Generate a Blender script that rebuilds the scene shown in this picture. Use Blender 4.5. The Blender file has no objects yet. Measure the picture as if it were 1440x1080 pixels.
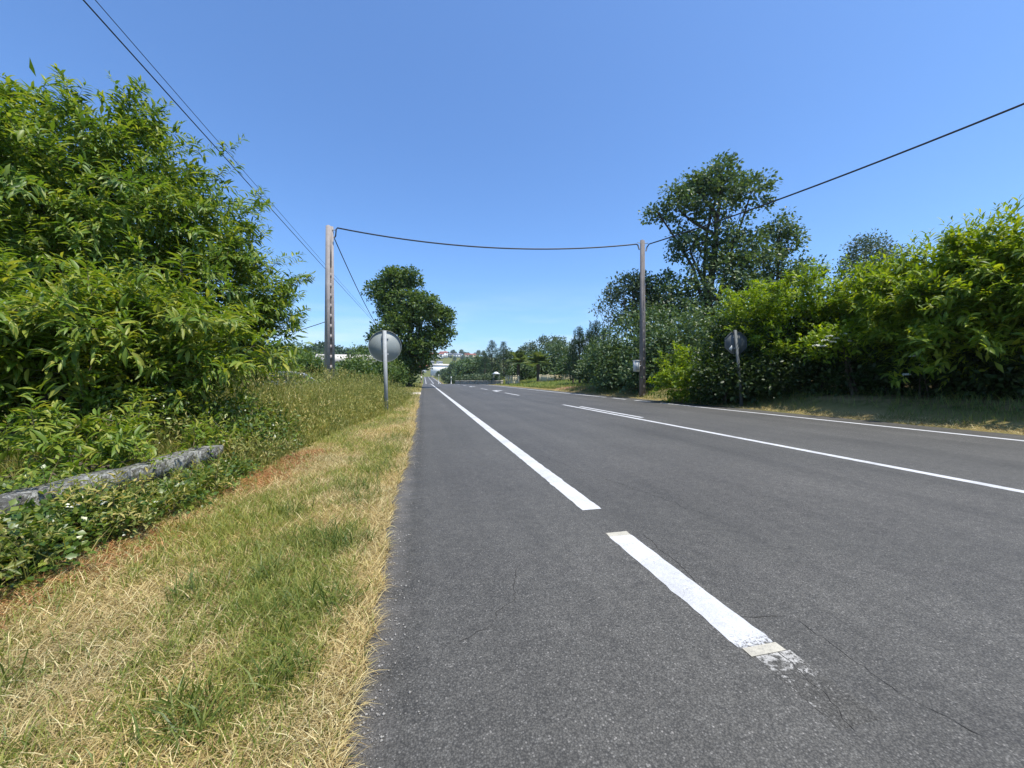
import bpy, math, random
import numpy as np
from mathutils import Vector, Matrix

SC = bpy.context.scene
COL = SC.collection
rng = np.random.default_rng(11)
random.seed(11)

# ------------------------------------------------------------------ camera
F = 541.0                                   # focal length in photo pixels (1440 wide)
PSI = math.atan((720 - 596) / F)            # camera turned to the right of the road's direction
CAM_H = 1.0
cam = bpy.data.cameras.new('camera')
cam.sensor_width = 36.0
cam.lens = F / 1440 * 36
cam.shift_y = -8 / 1440
cam.clip_start = 0.05
cam.clip_end = 6000
camo = bpy.data.objects.new('camera', cam)
COL.objects.link(camo)
camo.location = (0, 0, CAM_H)
camo.rotation_euler = (math.radians(90), 0, -PSI)
SC.camera = camo

# ------------------------------------------------------------------ light
SUN_EL, SUN_AZ = 68.0, 140.0                 # azimuth clockwise from the road's direction (+Y)
world = bpy.data.worlds.new('World')
SC.world = world
world.use_nodes = True
wn, wl = world.node_tree.nodes, world.node_tree.links
wn.clear()
wout = wn.new('ShaderNodeOutputWorld')
bg = wn.new('ShaderNodeBackground')
bg.inputs['Strength'].default_value = 0.14
sky = wn.new('ShaderNodeTexSky')
sky.sky_type = 'NISHITA'
sky.sun_disc = False
sky.sun_elevation = math.radians(SUN_EL)
sky.sun_rotation = math.radians(SUN_AZ)
sky.air_density = 1.0
sky.dust_density = 1.2
sky.ozone_density = 3.0
# a thin veil of cloud low over the horizon
tc = wn.new('ShaderNodeTexCoord')
mp = wn.new('ShaderNodeMapping')
mp.inputs['Scale'].default_value = (2.2, 2.2, 14.0)
wl.new(tc.outputs['Generated'], mp.inputs['Vector'])
nz = wn.new('ShaderNodeTexNoise')
nz.inputs['Scale'].default_value = 1.6
nz.inputs['Detail'].default_value = 5
wl.new(mp.outputs['Vector'], nz.inputs['Vector'])
rp = wn.new('ShaderNodeValToRGB')
rp.color_ramp.elements[0].position = 0.42
rp.color_ramp.elements[1].position = 0.7
wl.new(nz.outputs['Fac'], rp.inputs['Fac'])
sx = wn.new('ShaderNodeSeparateXYZ')
wl.new(tc.outputs['Generated'], sx.inputs['Vector'])
band = wn.new('ShaderNodeMapRange')
band.interpolation_type = 'SMOOTHSTEP'
band.inputs['From Min'].default_value = 0.26
band.inputs['From Max'].default_value = 0.05
wl.new(sx.outputs['Z'], band.inputs['Value'])
mu = wn.new('ShaderNodeMath')
mu.operation = 'MULTIPLY'
wl.new(rp.outputs['Color'], mu.inputs[0])
wl.new(band.outputs['Result'], mu.inputs[1])
mu2 = wn.new('ShaderNodeMath')
mu2.operation = 'MULTIPLY'
mu2.inputs[1].default_value = 0.4
wl.new(mu.outputs['Value'], mu2.inputs[0])
mxs = wn.new('ShaderNodeMix')
mxs.data_type = 'RGBA'
mxs.inputs[7].default_value = (5.6, 6.0, 6.5, 1)
tint = wn.new('ShaderNodeMix')
tint.data_type = 'RGBA'
tint.blend_type = 'MULTIPLY'
tint.inputs[0].default_value = 1.0
tint.inputs[7].default_value = (0.71, 0.955, 1.22, 1)
wl.new(sky.outputs['Color'], tint.inputs[6])
wl.new(tint.outputs[2], mxs.inputs[6])
wl.new(mu2.outputs['Value'], mxs.inputs[0])
wl.new(mxs.outputs[2], bg.inputs['Color'])
wl.new(bg.outputs['Background'], wout.inputs['Surface'])

sl = bpy.data.lights.new('sun', 'SUN')
sl.energy = 4.6
sl.angle = math.radians(0.53)
sl.color = (1.0, 0.94, 0.84)
so = bpy.data.objects.new('sun', sl)
COL.objects.link(so)
_e, _a = math.radians(SUN_EL), math.radians(SUN_AZ)
S = Vector((math.cos(_e) * math.sin(_a), math.cos(_e) * math.cos(_a), math.sin(_e)))
so.rotation_euler = (-S).to_track_quat('-Z', 'Y').to_euler()
so.location = (20, -10, 30)
SC.view_settings.view_transform = 'Standard'
SC.view_settings.look = 'None'
SC.view_settings.exposure = 0.5
SC.view_settings.gamma = 1.0
SC.cycles.max_bounces = 8
SC.cycles.transparent_max_bounces = 8


def at(px, py, d):
    """world point seen d metres deep at a photo pixel (used to lay the place out)"""
    c, v = (px - 720) / F, -(py - 532) / F
    return np.array([(c * math.cos(PSI) + math.sin(PSI)) * d, (math.cos(PSI) - c * math.sin(PSI)) * d, CAM_H + v * d])


# ------------------------------------------------------------------ object helpers
def tag(o, label=None, cat=None, group=None, kind=None):
    if label: o['label'] = label
    if cat: o['category'] = cat
    if group: o['group'] = group
    if kind: o['kind'] = kind
    return o


def empty(name, loc, rz=0.0):
    o = bpy.data.objects.new(name, None)
    o.empty_display_size = 0.2
    COL.objects.link(o)
    o.location = tuple(float(v) for v in loc)
    o.rotation_euler = (0, 0, rz)
    return o


def mesh_obj(name, V, faces, mat, parent=None, smooth=False):
    """faces: list of (n,3) or (n,4) index arrays"""
    me = bpy.data.meshes.new(name)
    V = np.asarray(V, dtype=np.float32).reshape(-1, 3)
    faces = [np.asarray(f, dtype=np.int32) for f in faces if len(f)]
    me.vertices.add(len(V))
    me.vertices.foreach_set('co', V.ravel())
    loops = np.concatenate([f.ravel() for f in faces])
    tot = np.concatenate([np.full(len(f), f.shape[1], dtype=np.int32) for f in faces])
    start = np.concatenate([[0], np.cumsum(tot)[:-1]]).astype(np.int32)
    me.loops.add(len(loops))
    me.loops.foreach_set('vertex_index', loops)
    me.polygons.add(len(tot))
    me.polygons.foreach_set('loop_start', start)
    if smooth:
        me.polygons.foreach_set('use_smooth', np.ones(len(tot), dtype=bool))
    me.update(calc_edges=True)
    me.materials.append(mat)
    o = bpy.data.objects.new(name, me)
    COL.objects.link(o)
    if parent is not None: o.parent = parent
    return o


class MB:
    """collects simple shapes and links them as one mesh"""
    def __init__(s): s.v, s.t, s.q, s.n = [], [], [], 0
    def add(s, V, T=(), Q=()):
        V = np.asarray(V, float).reshape(-1, 3)
        if len(T): s.t.append(np.asarray(T) + s.n)
        if len(Q): s.q.append(np.asarray(Q) + s.n)
        s.v.append(V); s.n += len(V)
    def box(s, c, d, rz=0.0, top=(1, 1), bev=0.0):
        hx, hy, hz = d[0] / 2, d[1] / 2, d[2] / 2
        P = []
        for z, k in ((-hz, (1, 1)), (hz, top)):
            for x, y in ((-1, -1), (1, -1), (1, 1), (-1, 1)):
                P.append((x * hx * k[0], y * hy * k[1], z))
        P = np.array(P)
        ca, sa = math.cos(rz), math.sin(rz)
        P = np.stack([P[:, 0] * ca - P[:, 1] * sa, P[:, 0] * sa + P[:, 1] * ca, P[:, 2]], 1) + np.array(c)
        s.add(P, Q=[(0, 3, 2, 1), (4, 5, 6, 7), (0, 1, 5, 4), (1, 2, 6, 5), (2, 3, 7, 6), (3, 0, 4, 7)])
    def tube(s, pts, rad, n=6, cap=True):
        pts = np.asarray(pts, float)
        rad = np.broadcast_to(np.asarray(rad, float), (len(pts),))
        tg = np.gradient(pts, axis=0)
        tg /= np.linalg.norm(tg, axis=1)[:, None] + 1e-9
        ref = np.array([0, 0, 1.0]) if abs(tg[0][2]) < 0.9 else np.array([1.0, 0, 0])
        u = np.cross(tg, ref); u /= np.linalg.norm(u, axis=1)[:, None] + 1e-9
        w = np.cross(tg, u)
        a = np.arange(n) * 2 * math.pi / n
        ring = pts[:, None, :] + rad[:, None, None] * (np.cos(a)[None, :, None] * u[:, None, :] + np.sin(a)[None, :, None] * w[:, None, :])
        V = ring.reshape(-1, 3)
        k = np.arange(n); k2 = (k + 1) % n
        Q = np.concatenate([np.stack([i * n + k, i * n + k2, (i + 1) * n + k2, (i + 1) * n + k], 1) for i in range(len(pts) - 1)])
        T = []
        if cap:
            V = np.concatenate([V, pts[:1], pts[-1:]])
            m = len(pts) * n
            T = [(m, j, (j + 1) % n) for j in range(n)] + [(m + 1, m - n + (j + 1) % n, m - n + j) for j in range(n)]
        s.add(V, T=T, Q=Q)
    def poly_prism(s, outline, axis_o, ux, uy, un, t):
        """outline (n,2) in the ux,uy plane, extruded by t along un"""
        o = np.asarray(outline, float); n = len(o)
        ux, uy, un = map(np.asarray, (ux, uy, un))
        A = np.asarray(axis_o) + o[:, :1] * ux + o[:, 1:] * uy
        B = A + un * t
        V = np.concatenate([A, B, [A.mean(0)], [B.mean(0)]])
        k = np.arange(n); k2 = (k + 1) % n
        s.add(V, T=np.concatenate([np.stack([np.full(n, 2 * n), k2, k], 1), np.stack([np.full(n, 2 * n + 1), n + k, n + k2], 1)]),
              Q=np.stack([k, k2, n + k2, n + k], 1))
    def build(s, name, mat, parent=None, smooth=False):
        f = []
        if s.t: f.append(np.concatenate(s.t))
        if s.q: f.append(np.concatenate(s.q))
        return mesh_obj(name, np.concatenate(s.v), f, mat, parent, smooth)


def local(P, root):
    return np.asarray(P, float) - np.array(root.location)


# ------------------------------------------------------------------ materials
def new_mat(name):
    m = bpy.data.materials.new(name)
    m.use_nodes = True
    n, l = m.node_tree.nodes, m.node_tree.links
    n.clear()
    out = n.new('ShaderNodeOutputMaterial')
    return m, n, l, out


def noise(n, l, scale, detail=4, rough=0.55, coord='Object', vec=None, dist=0.0):
    t = n.new('ShaderNodeTexNoise')
    t.inputs['Scale'].default_value = scale
    t.inputs['Detail'].default_value = detail
    t.inputs['Roughness'].default_value = rough
    t.inputs['Distortion'].default_value = dist
    if vec is None:
        c = n.new('ShaderNodeTexCoord')
        vec = c.outputs[coord]
    l.new(vec, t.inputs['Vector'])
    return t.outputs['Fac']


def ramp(n, l, fac, stops):
    r = n.new('ShaderNodeValToRGB')
    e = r.color_ramp.elements
    while len(e) < len(stops): e.new(0.5)
    for el, (p, c) in zip(e, stops):
        el.position = p
        el.color = (c, c, c, 1) if isinstance(c, (int, float)) else (*c, 1)
    l.new(fac, r.inputs['Fac'])
    return r.outputs['Color']


def mix(n, l, fac, a, b, mode='MIX'):
    m = n.new('ShaderNodeMix')
    m.data_type = 'RGBA'
    m.blend_type = mode
    for sock, v in ((m.inputs[0], fac), (m.inputs[6], a), (m.inputs[7], b)):
        if isinstance(v, (int, float)): sock.default_value = v
        elif isinstance(v, tuple): sock.default_value = (*v, 1)
        else: l.new(v, sock)
    return m.outputs[2]


def math_n(n, l, op, a, b=None, clamp=False):
    m = n.new('ShaderNodeMath')
    m.operation = op
    m.use_clamp = clamp
    for s, v in zip(m.inputs, (a, b)):
        if v is None: continue
        if isinstance(v, (int, float)): s.default_value = v
        else: l.new(v, s)
    return m.outputs[0]


def bump(n, l, h, strength=0.3, dist=0.01):
    b = n.new('ShaderNodeBump')
    b.inputs['Strength'].default_value = strength
    b.inputs['Distance'].default_value = dist
    l.new(h, b.inputs['Height'])
    return b.outputs['Normal']


def principled(n, l, out, color, rough=0.7, spec=0.3, normal=None, metal=0.0):
    p = n.new('ShaderNodeBsdfPrincipled')
    if isinstance(color, tuple): p.inputs['Base Color'].default_value = (*color, 1)
    else: l.new(color, p.inputs['Base Color'])
    if isinstance(rough, (int, float)): p.inputs['Roughness'].default_value = rough
    else: l.new(rough, p.inputs['Roughness'])
    p.inputs['Specular IOR Level'].default_value = spec
    p.inputs['Metallic'].default_value = metal
    if normal is not None: l.new(normal, p.inputs['Normal'])
    if out is not None: l.new(p.outputs['BSDF'], out.inputs['Surface'])
    return p


def leaf_mat(name, c1, c2, c3, trans=0.35, tcol=None, rough=0.45, spec=0.35, clump=0.5):
    m, n, l, out = new_mat(name)
    g = n.new('ShaderNodeNewGeometry')
    col = ramp(n, l, g.outputs['Random Per Island'], [(0.0, c1), (0.55, c2), (1.0, c3)])
    nf = noise(n, l, 0.9, 3)
    f = ramp(n, l, nf, [(0.35, 0.0), (0.65, 1.0)])
    hue = mix(n, l, f, (0.80, 0.88, 0.95), (1.18, 1.10, 0.85))
    col = mix(n, l, clump, col, mix(n, l, 1.0, col, hue, 'MULTIPLY'))
    p = principled(n, l, None, col, rough, spec)
    tr = n.new('ShaderNodeBsdfTranslucent')
    tm = mix(n, l, 1.0, col, tcol or (1.5, 1.45, 0.55), 'MULTIPLY')
    l.new(tm, tr.inputs['Color'])
    ms = n.new('ShaderNodeMixShader')
    ms.inputs['Fac'].default_value = trans
    l.new(p.outputs['BSDF'], ms.inputs[1])
    l.new(tr.outputs['BSDF'], ms.inputs[2])
    l.new(ms.outputs['Shader'], out.inputs['Surface'])
    return m


def rough_mat(name, a, b, scale=8.0, rough=0.85, spec=0.2, bs=0.3, bd=0.01, metal=0.0, detail=6):
    m, n, l, out = new_mat(name)
    f = noise(n, l, scale, detail, 0.6)
    col = ramp(n, l, f, [(0.3, a), (0.7, b)])
    principled(n, l, out, col, rough, spec, bump(n, l, f, bs, bd), metal)
    return m


M = {}
M['chestnut'] = leaf_mat('chestnut_leaf', (0.066, 0.129, 0.018), (0.129, 0.209, 0.029), (0.297, 0.338, 0.065), 0.38)
M['chestnut_low'] = leaf_mat('chestnut_low_leaf', (0.086, 0.151, 0.017), (0.157, 0.234, 0.029), (0.328, 0.333, 0.060), 0.38)
M['oak'] = leaf_mat('oak_leaf', (0.047, 0.091, 0.041), (0.081, 0.137, 0.057), (0.143, 0.195, 0.081), 0.28)
M['oak_warm'] = leaf_mat('ivy_oak_leaf', (0.047, 0.094, 0.026), (0.083, 0.140, 0.036), (0.156, 0.208, 0.055), 0.3)
M['hedge'] = leaf_mat('hedge_leaf', (0.085, 0.151, 0.010), (0.162, 0.250, 0.014), (0.308, 0.379, 0.036), 0.45, (1.7, 1.6, 0.35))
M['hedge_chestnut'] = leaf_mat('hedge_chestnut_leaf', (0.083, 0.149, 0.012), (0.166, 0.245, 0.022), (0.318, 0.372, 0.048), 0.45, (1.6, 1.5, 0.4))
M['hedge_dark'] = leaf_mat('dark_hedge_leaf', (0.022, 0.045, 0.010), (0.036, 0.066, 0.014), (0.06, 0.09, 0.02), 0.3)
M['bramble'] = leaf_mat('bramble_leaf', (0.039, 0.081, 0.012), (0.081, 0.138, 0.020), (0.221, 0.263, 0.040), 0.3, rough=0.35, spec=0.5)
M['conifer'] = leaf_mat('conifer_needles', (0.023, 0.055, 0.026), (0.039, 0.078, 0.036), (0.065, 0.104, 0.046), 0.12)
M['eucalyptus'] = leaf_mat('eucalyptus_leaf', (0.044, 0.075, 0.044), (0.069, 0.106, 0.056), (0.112, 0.150, 0.075), 0.25)
M['palm'] = leaf_mat('palm_leaf', (0.07, 0.12, 0.05), (0.12, 0.17, 0.07), (0.22, 0.25, 0.12), 0.3)
M['far_leaf'] = leaf_mat('far_leaf', (0.038, 0.074, 0.030), (0.065, 0.111, 0.041), (0.108, 0.155, 0.054), 0.25)
M['straw'] = leaf_mat('straw', (0.279, 0.191, 0.075), (0.508, 0.394, 0.174), (0.726, 0.616, 0.335), 0.25, (1.1, 1.0, 0.8), 0.5, 0.3)
M['fern'] = leaf_mat('dead_fern', (0.20, 0.085, 0.03), (0.38, 0.18, 0.075), (0.54, 0.31, 0.15), 0.25, (1.1, 0.95, 0.7), 0.6, 0.2)
M['grass'] = leaf_mat('grass_blade', (0.103, 0.146, 0.025), (0.218, 0.258, 0.050), (0.414, 0.381, 0.110), 0.35, (1.3, 1.3, 0.6))
M['tall_grass'] = leaf_mat('tall_grass_blade', (0.120, 0.155, 0.033), (0.252, 0.270, 0.066), (0.528, 0.437, 0.176), 0.35, (1.3, 1.25, 0.6))
M['deep_grass'] = leaf_mat('deep_grass_blade', (0.072, 0.110, 0.024), (0.124, 0.171, 0.034), (0.247, 0.253, 0.060), 0.35, (1.3, 1.3, 0.6))
M['bark'] = rough_mat('bark', (0.05, 0.04, 0.03), (0.13, 0.105, 0.08), 14, 0.9, 0.1, 0.6, 0.02)
M['twig'] = rough_mat('twig', (0.08, 0.06, 0.03), (0.16, 0.13, 0.06), 20, 0.8)
M['flower'] = rough_mat('cream_flower', (0.55, 0.55, 0.42), (0.75, 0.75, 0.62), 30, 0.8)
M['galv'] = rough_mat('galvanised_steel', (0.27, 0.285, 0.285), (0.36, 0.375, 0.375), 18, 0.6, 0.3, 0.05, 0.002, 0.0)
M['sign_back'] = rough_mat('sign_back', (0.22, 0.245, 0.235), (0.26, 0.285, 0.275), 3, 0.5, 0.3, 0.02, 0.002, 0.0)
M['shaded_sign'] = rough_mat('shaded_sign_back', (0.065, 0.075, 0.075), (0.11, 0.12, 0.118), 5, 0.6, 0.3, 0.03, 0.002, 0.0)  # right sign's plate and post: hedge shade put into a darker steel colour
M['cable'] = rough_mat('black_cable', (0.015, 0.015, 0.016), (0.03, 0.03, 0.032), 30, 0.5, 0.4)
M['box_grey'] = rough_mat('grey_box', (0.5, 0.5, 0.46), (0.6, 0.6, 0.56), 8, 0.5, 0.4, 0.03, 0.002)
M['white_wall'] = rough_mat('white_render', (0.68, 0.68, 0.64), (0.8, 0.8, 0.77), 1.2, 0.85)
M['cream_wall'] = rough_mat('cream_render', (0.42, 0.37, 0.23), (0.56, 0.50, 0.34), 0.9, 0.85)
M['grey_wall'] = rough_mat('grey_render', (0.28, 0.28, 0.27), (0.42, 0.42, 0.40), 0.7, 0.85)
M['roof_red'] = rough_mat('terracotta_tiles', (0.30, 0.085, 0.05), (0.45, 0.16, 0.10), 1.5, 0.8)
M['roof_grey'] = rough_mat('slate_tiles', (0.14, 0.15, 0.17), (0.24, 0.25, 0.27), 1.5, 0.7)
M['roof_pale'] = rough_mat('pale_fibre_cement', (0.5, 0.46, 0.40), (0.62, 0.58, 0.51), 1.0, 0.8)
M['window'] = rough_mat('dark_window', (0.03, 0.035, 0.04), (0.05, 0.055, 0.06), 2, 0.15, 0.5, 0)
M['car_paint'] = rough_mat('grey_car_paint', (0.16, 0.19, 0.23), (0.18, 0.21, 0.25), 2, 0.25, 0.5, 0.0)
M['tyre'] = rough_mat('tyre_rubber', (0.02, 0.02, 0.02), (0.035, 0.035, 0.035), 20, 0.8)
M['glass'] = rough_mat('car_glass', (0.02, 0.025, 0.03), (0.03, 0.035, 0.04), 2, 0.08, 0.6, 0.0)
M['wood'] = rough_mat('weathered_wood', (0.12, 0.09, 0.06), (0.22, 0.17, 0.12), 10, 0.85)
M['canvas'] = rough_mat('white_canvas', (0.72, 0.72, 0.70), (0.8, 0.8, 0.78), 4, 0.9)


def concrete(name, k_):
    m, n, l, out = new_mat(name)
    f = noise(n, l, 3.0, 8, 0.7)
    g = noise(n, l, 60.0, 3, 0.6)
    col = ramp(n, l, f, [(0.3, tuple(v * k_ for v in (0.13, 0.108, 0.097))), (0.55, tuple(v * k_ for v in (0.205, 0.177, 0.160))), (0.75, tuple(v * k_ for v in (0.27, 0.24, 0.218)))])
    col = mix(n, l, 0.25, col, ramp(n, l, g, [(0.35, 0.12 * k_), (0.65, 0.36 * k_)]))
    principled(n, l, out, col, 0.9, 0.15, bump(n, l, g, 0.3, 0.004))
    return m


def stone():
    m, n, l, out = new_mat('lichen_stone')
    f = noise(n, l, 9.0, 8, 0.7)
    g = noise(n, l, 3.0, 6, 0.65, dist=0.4)
    f2 = noise(n, l, 45.0, 6, 0.7)
    col = ramp(n, l, f, [(0.3, (0.07, 0.065, 0.055)), (0.55, (0.15, 0.145, 0.13)), (0.75, (0.25, 0.25, 0.22))])
    col = mix(n, l, 1.0, col, ramp(n, l, f2, [(0.3, 0.55), (0.7, 1.3)]), 'MULTIPLY')
    lich = ramp(n, l, math_n(n, l, 'ADD', math_n(n, l, 'MULTIPLY', g, .35), math_n(n, l, 'MULTIPLY', noise(n, l, 34.0, 6, 0.75), .65)), [(0.50, 0.0), (0.57, 0.85)])
    moss = ramp(n, l, noise(n, l, 6.0, 6, 0.7), [(0.50, 0.0), (0.60, 0.8)])
    col = mix(n, l, moss, col, (0.07, 0.075, 0.03))
    col = mix(n, l, lich, col, (0.42, 0.42, 0.38))
    principled(n, l, out, col, 0.95, 0.1, bump(n, l, f2, 0.9, 0.03))
    return m


def asphalt_color(n, l):
    c = n.new('ShaderNodeTexCoord').outputs['Object']
    v = n.new('ShaderNodeTexVoronoi')
    v.inputs['Scale'].default_value = 190.0
    v.inputs['Randomness'].default_value = 1.0
    l.new(c, v.inputs['Vector'])
    bw = n.new('ShaderNodeSeparateColor')
    l.new(v.outputs['Color'], bw.inputs['Color'])
    grains = ramp(n, l, bw.outputs[0], [(0.0, (0.069, 0.065, 0.055)), (0.45, (0.086, 0.081, 0.069)), (0.8, (0.103, 0.097, 0.083)), (0.97, (0.14, 0.134, 0.118)), (1.0, (0.22, 0.205, 0.18))])
    gaps = ramp(n, l, v.outputs['Distance'], [(0.3, 1.0), (0.75, 0.45)])
    grains = mix(n, l, 1.0, grains, gaps, 'MULTIPLY')
    big = noise(n, l, 0.55, 5, 0.6, vec=c)
    mid = noise(n, l, 14.0, 4, 0.65, vec=c)
    col = mix(n, l, 1.0, grains, ramp(n, l, big, [(0.3, 0.84), (0.7, 1.16)]), 'MULTIPLY')
    col = mix(n, l, 1.0, col, ramp(n, l, mid, [(0.25, 0.78), (0.75, 1.22)]), 'MULTIPLY')
    # streaks along the wheel tracks
    mp = n.new('ShaderNodeMapping')
    mp.inputs['Scale'].default_value = (1.6, 0.05, 1.0)
    l.new(c, mp.inputs['Vector'])
    st = noise(n, l, 1.0, 4, 0.6, vec=mp.outputs['Vector'])
    col = mix(n, l, 1.0, col, ramp(n, l, st, [(0.28, 0.76), (0.5, 1.0), (0.72, 1.2)]), 'MULTIPLY')
    sp_ = noise(n, l, 1.9, 6, 0.7, vec=c, dist=0.6)
    col = mix(n, l, 1.0, col, ramp(n, l, sp_, [(0.30, 0.80), (0.40, 1.0), (0.66, 1.0), (0.74, 1.13)]), 'MULTIPLY')
    # worn light band along the crumbling left edge
    sx = n.new('ShaderNodeSeparateXYZ')
    l.new(c, sx.inputs['Vector'])
    ex = math_n(n, l, 'ADD', sx.outputs['X'], math_n(n, l, 'MULTIPLY', noise(n, l, 5.0, 5, 0.7, vec=c), 0.22))
    edge = n.new('ShaderNodeMapRange')
    edge.inputs['From Min'].default_value = 0.03
    edge.inputs['From Max'].default_value = -0.07
    l.new(ex, edge.inputs['Value'])
    fine = ramp(n, l, noise(n, l, 160.0, 2, 0.6, vec=c), [(0.4, 0.2), (0.62, 1.0)])
    ef = math_n(n, l, 'MULTIPLY', edge.outputs['Result'], fine)
    col = mix(n, l, math_n(n, l, 'MULTIPLY', ef, 0.5), col, (0.27, 0.25, 0.225))
    # fine cracks
    wv = n.new('ShaderNodeTexVoronoi')
    wv.feature = 'DISTANCE_TO_EDGE'
    wv.inputs['Scale'].default_value = 0.55
    dv = n.new('ShaderNodeTexNoise'); dv.inputs['Scale'].default_value = 3.0; dv.inputs['Detail'].default_value = 6
    l.new(c, dv.inputs['Vector'])
    va = n.new('ShaderNodeMix'); va.data_type = 'RGBA'; va.blend_type = 'ADD'
    va.inputs[0].default_value = 0.35
    l.new(c, va.inputs[6]); l.new(dv.outputs['Color'], va.inputs[7])
    l.new(va.outputs[2], wv.inputs['Vector'])
    ck = ramp(n, l, wv.outputs['Distance'], [(0.0, 1.0), (0.0025, 0.0)])
    ckm = ramp(n, l, noise(n, l, 0.8, 3, 0.5, vec=c), [(0.60, 0.0), (0.68, 1.0)])
    ckf = math_n(n, l, 'MULTIPLY', ck, ckm)
    col = mix(n, l, math_n(n, l, 'MULTIPLY', ckf, 0.75), col, (0.018, 0.018, 0.018))
    h = math_n(n, l, 'SUBTRACT', 1.0, v.outputs['Distance'])
    return col, h


def asphalt():
    m, n, l, out = new_mat('asphalt')
    col, h = asphalt_color(n, l)
    principled(n, l, out, col, 0.72, 0.45, bump(n, l, h, 0.25, 0.003))
    return m


def road_paint(name, base, wear_lo, wear_hi, wsc=75.0):
    m, n, l, out = new_mat(name)
    col, h = asphalt_color(n, l)
    c = n.new('ShaderNodeTexCoord').outputs['Object']
    w = noise(n, l, wsc, 6, 0.75, vec=c)
    w2 = noise(n, l, 6.0, 5, 0.6, vec=c)
    s = math_n(n, l, 'ADD', w, math_n(n, l, 'MULTIPLY', math_n(n, l, 'SUBTRACT', w2, 0.5), 0.35))
    at_ = n.new('ShaderNodeAttribute'); at_.attribute_name = 'wear'
    s = math_n(n, l, 'ADD', s, at_.outputs['Fac'])
    worn = ramp(n, l, s, [(wear_lo, 0.0), (wear_hi, 1.0)])
    tone = ramp(n, l, noise(n, l, 22.0, 5, 0.6, vec=c), [(0.3, tuple(v * 0.88 for v in base)), (0.65, base)])
    cz = n.new('ShaderNodeTexVoronoi'); cz.feature = 'DISTANCE_TO_EDGE'; cz.inputs['Scale'].default_value = 16.0
    wob = n.new('ShaderNodeTexNoise'); wob.inputs['Scale'].default_value = 30.0; l.new(c, wob.inputs['Vector'])
    l.new(mix(n, l, 0.06, c, wob.outputs['Color'], 'ADD'), cz.inputs['Vector'])
    crz = math_n(n, l, 'MULTIPLY', ramp(n, l, cz.outputs['Distance'], [(0.0, 1.0), (0.035, 0.0)]), ramp(n, l, w2, [(0.40, 0.0), (0.55, 0.8)]))
    tone = mix(n, l, math_n(n, l, 'MULTIPLY', crz, 0.5), tone, (0.20, 0.19, 0.18))
    tone = mix(n, l, 1.0, tone, ramp(n, l, noise(n, l, 2.2, 6, 0.65, vec=c), [(0.3, 0.80), (0.6, 1.05)]), 'MULTIPLY')
    tone = mix(n, l, 1.0, tone, ramp(n, l, noise(n, l, 140.0, 3, 0.6, vec=c), [(0.3, 0.82), (0.6, 1.05)]), 'MULTIPLY')
    col = mix(n, l, worn, tone, col)
    principled(n, l, out, col, 0.7, 0.3, bump(n, l, h, 0.25, 0.003))
    return m


M['concrete'] = concrete('pole_concrete', 1.45)
M['concrete_old'] = concrete('weathered_pole_concrete', 0.9)
M['stone'] = stone()
M['pebble'] = rough_mat('pebble', (0.16, 0.15, 0.135), (0.36, 0.34, 0.30), 40, 0.9)
M['crack'] = rough_mat('crack_dirt', (0.016, 0.015, 0.014), (0.035, 0.033, 0.03), 60, 0.95)
M['masonry'] = rough_mat('old_masonry', (0.20, 0.18, 0.14), (0.38, 0.345, 0.27), 2.5, 0.95)
M['asphalt'] = asphalt()
M['paint'] = road_paint('white_road_paint', (0.52, 0.52, 0.51), 0.63, 0.76)
M['worn_paint'] = road_paint('chipped_road_paint', (0.40, 0.385, 0.35), 0.60, 0.70, 42.0)
M['old_paint'] = road_paint('cream_old_road_paint', (0.44, 0.41, 0.33), 0.66, 0.82)


def ground_mat():
    m, n, l, out = new_mat('ground_cover')
    c = n.new('ShaderNodeTexCoord').outputs['Object']
    big = noise(n, l, 0.35, 5, 0.6, vec=c)
    med = noise(n, l, 4.0, 6, 0.65, vec=c)
    fin = noise(n, l, 55.0, 4, 0.7, vec=c)
    green = ramp(n, l, med, [(0.3, (0.05, 0.075, 0.018)), (0.7, (0.10, 0.135, 0.035))])
    straw = ramp(n, l, fin, [(0.3, (0.13, 0.09, 0.04)), (0.5, (0.26, 0.19, 0.085)), (0.72, (0.40, 0.32, 0.16))])
    a = n.new('ShaderNodeVertexColor'); a.layer_name = 'cover'
    sp = n.new('ShaderNodeSeparateColor'); l.new(a.outputs['Color'], sp.inputs['Color'])
    fs = math_n(n, l, 'MULTIPLY', sp.outputs[0], ramp(n, l, math_n(n, l, 'ADD', math_n(n, l, 'MULTIPLY', big, 0.5), math_n(n, l, 'MULTIPLY', med, 0.5)), [(0.38, 1.0), (0.62, 0.45)]))
    col = mix(n, l, fs, green, straw)
    soil = ramp(n, l, med, [(0.3, (0.20, 0.105, 0.06)), (0.7, (0.34, 0.20, 0.125))])
    sf = math_n(n, l, 'MULTIPLY', sp.outputs[1], ramp(n, l, med, [(0.35, 0.3), (0.5, 1.0)]))
    col = mix(n, l, sf, col, soil)
    pale = ramp(n, l, fin, [(0.3, (0.40, 0.35, 0.27)), (0.7, (0.56, 0.51, 0.42))])
    col = mix(n, l, sp.outputs[2], col, pale)
    principled(n, l, out, col, 0.95, 0.05, bump(n, l, fin, 0.6, 0.02))
    return m


M['ground'] = ground_mat()


# ------------------------------------------------------------------ terrain
def sstep(a, b, x):
    t = np.clip((np.asarray(x, float) - a) / (b - a), 0, 1)
    return t * t * (3 - 2 * t)


_ty = np.arange(-120.0, 2400.0, 1.0)
_tz = np.interp(_ty, [-120, 60, 86, 120, 165, 205, 240, 450, 560, 2400], [0, 0, -0.18, -1.3, -3.2, -2.6, -1.55, 1.9, 6, 6])
_k = np.hanning(31); _k /= _k.sum()
_tz = np.convolve(np.pad(_tz, 15, mode='edge'), _k, 'valid')


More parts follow.
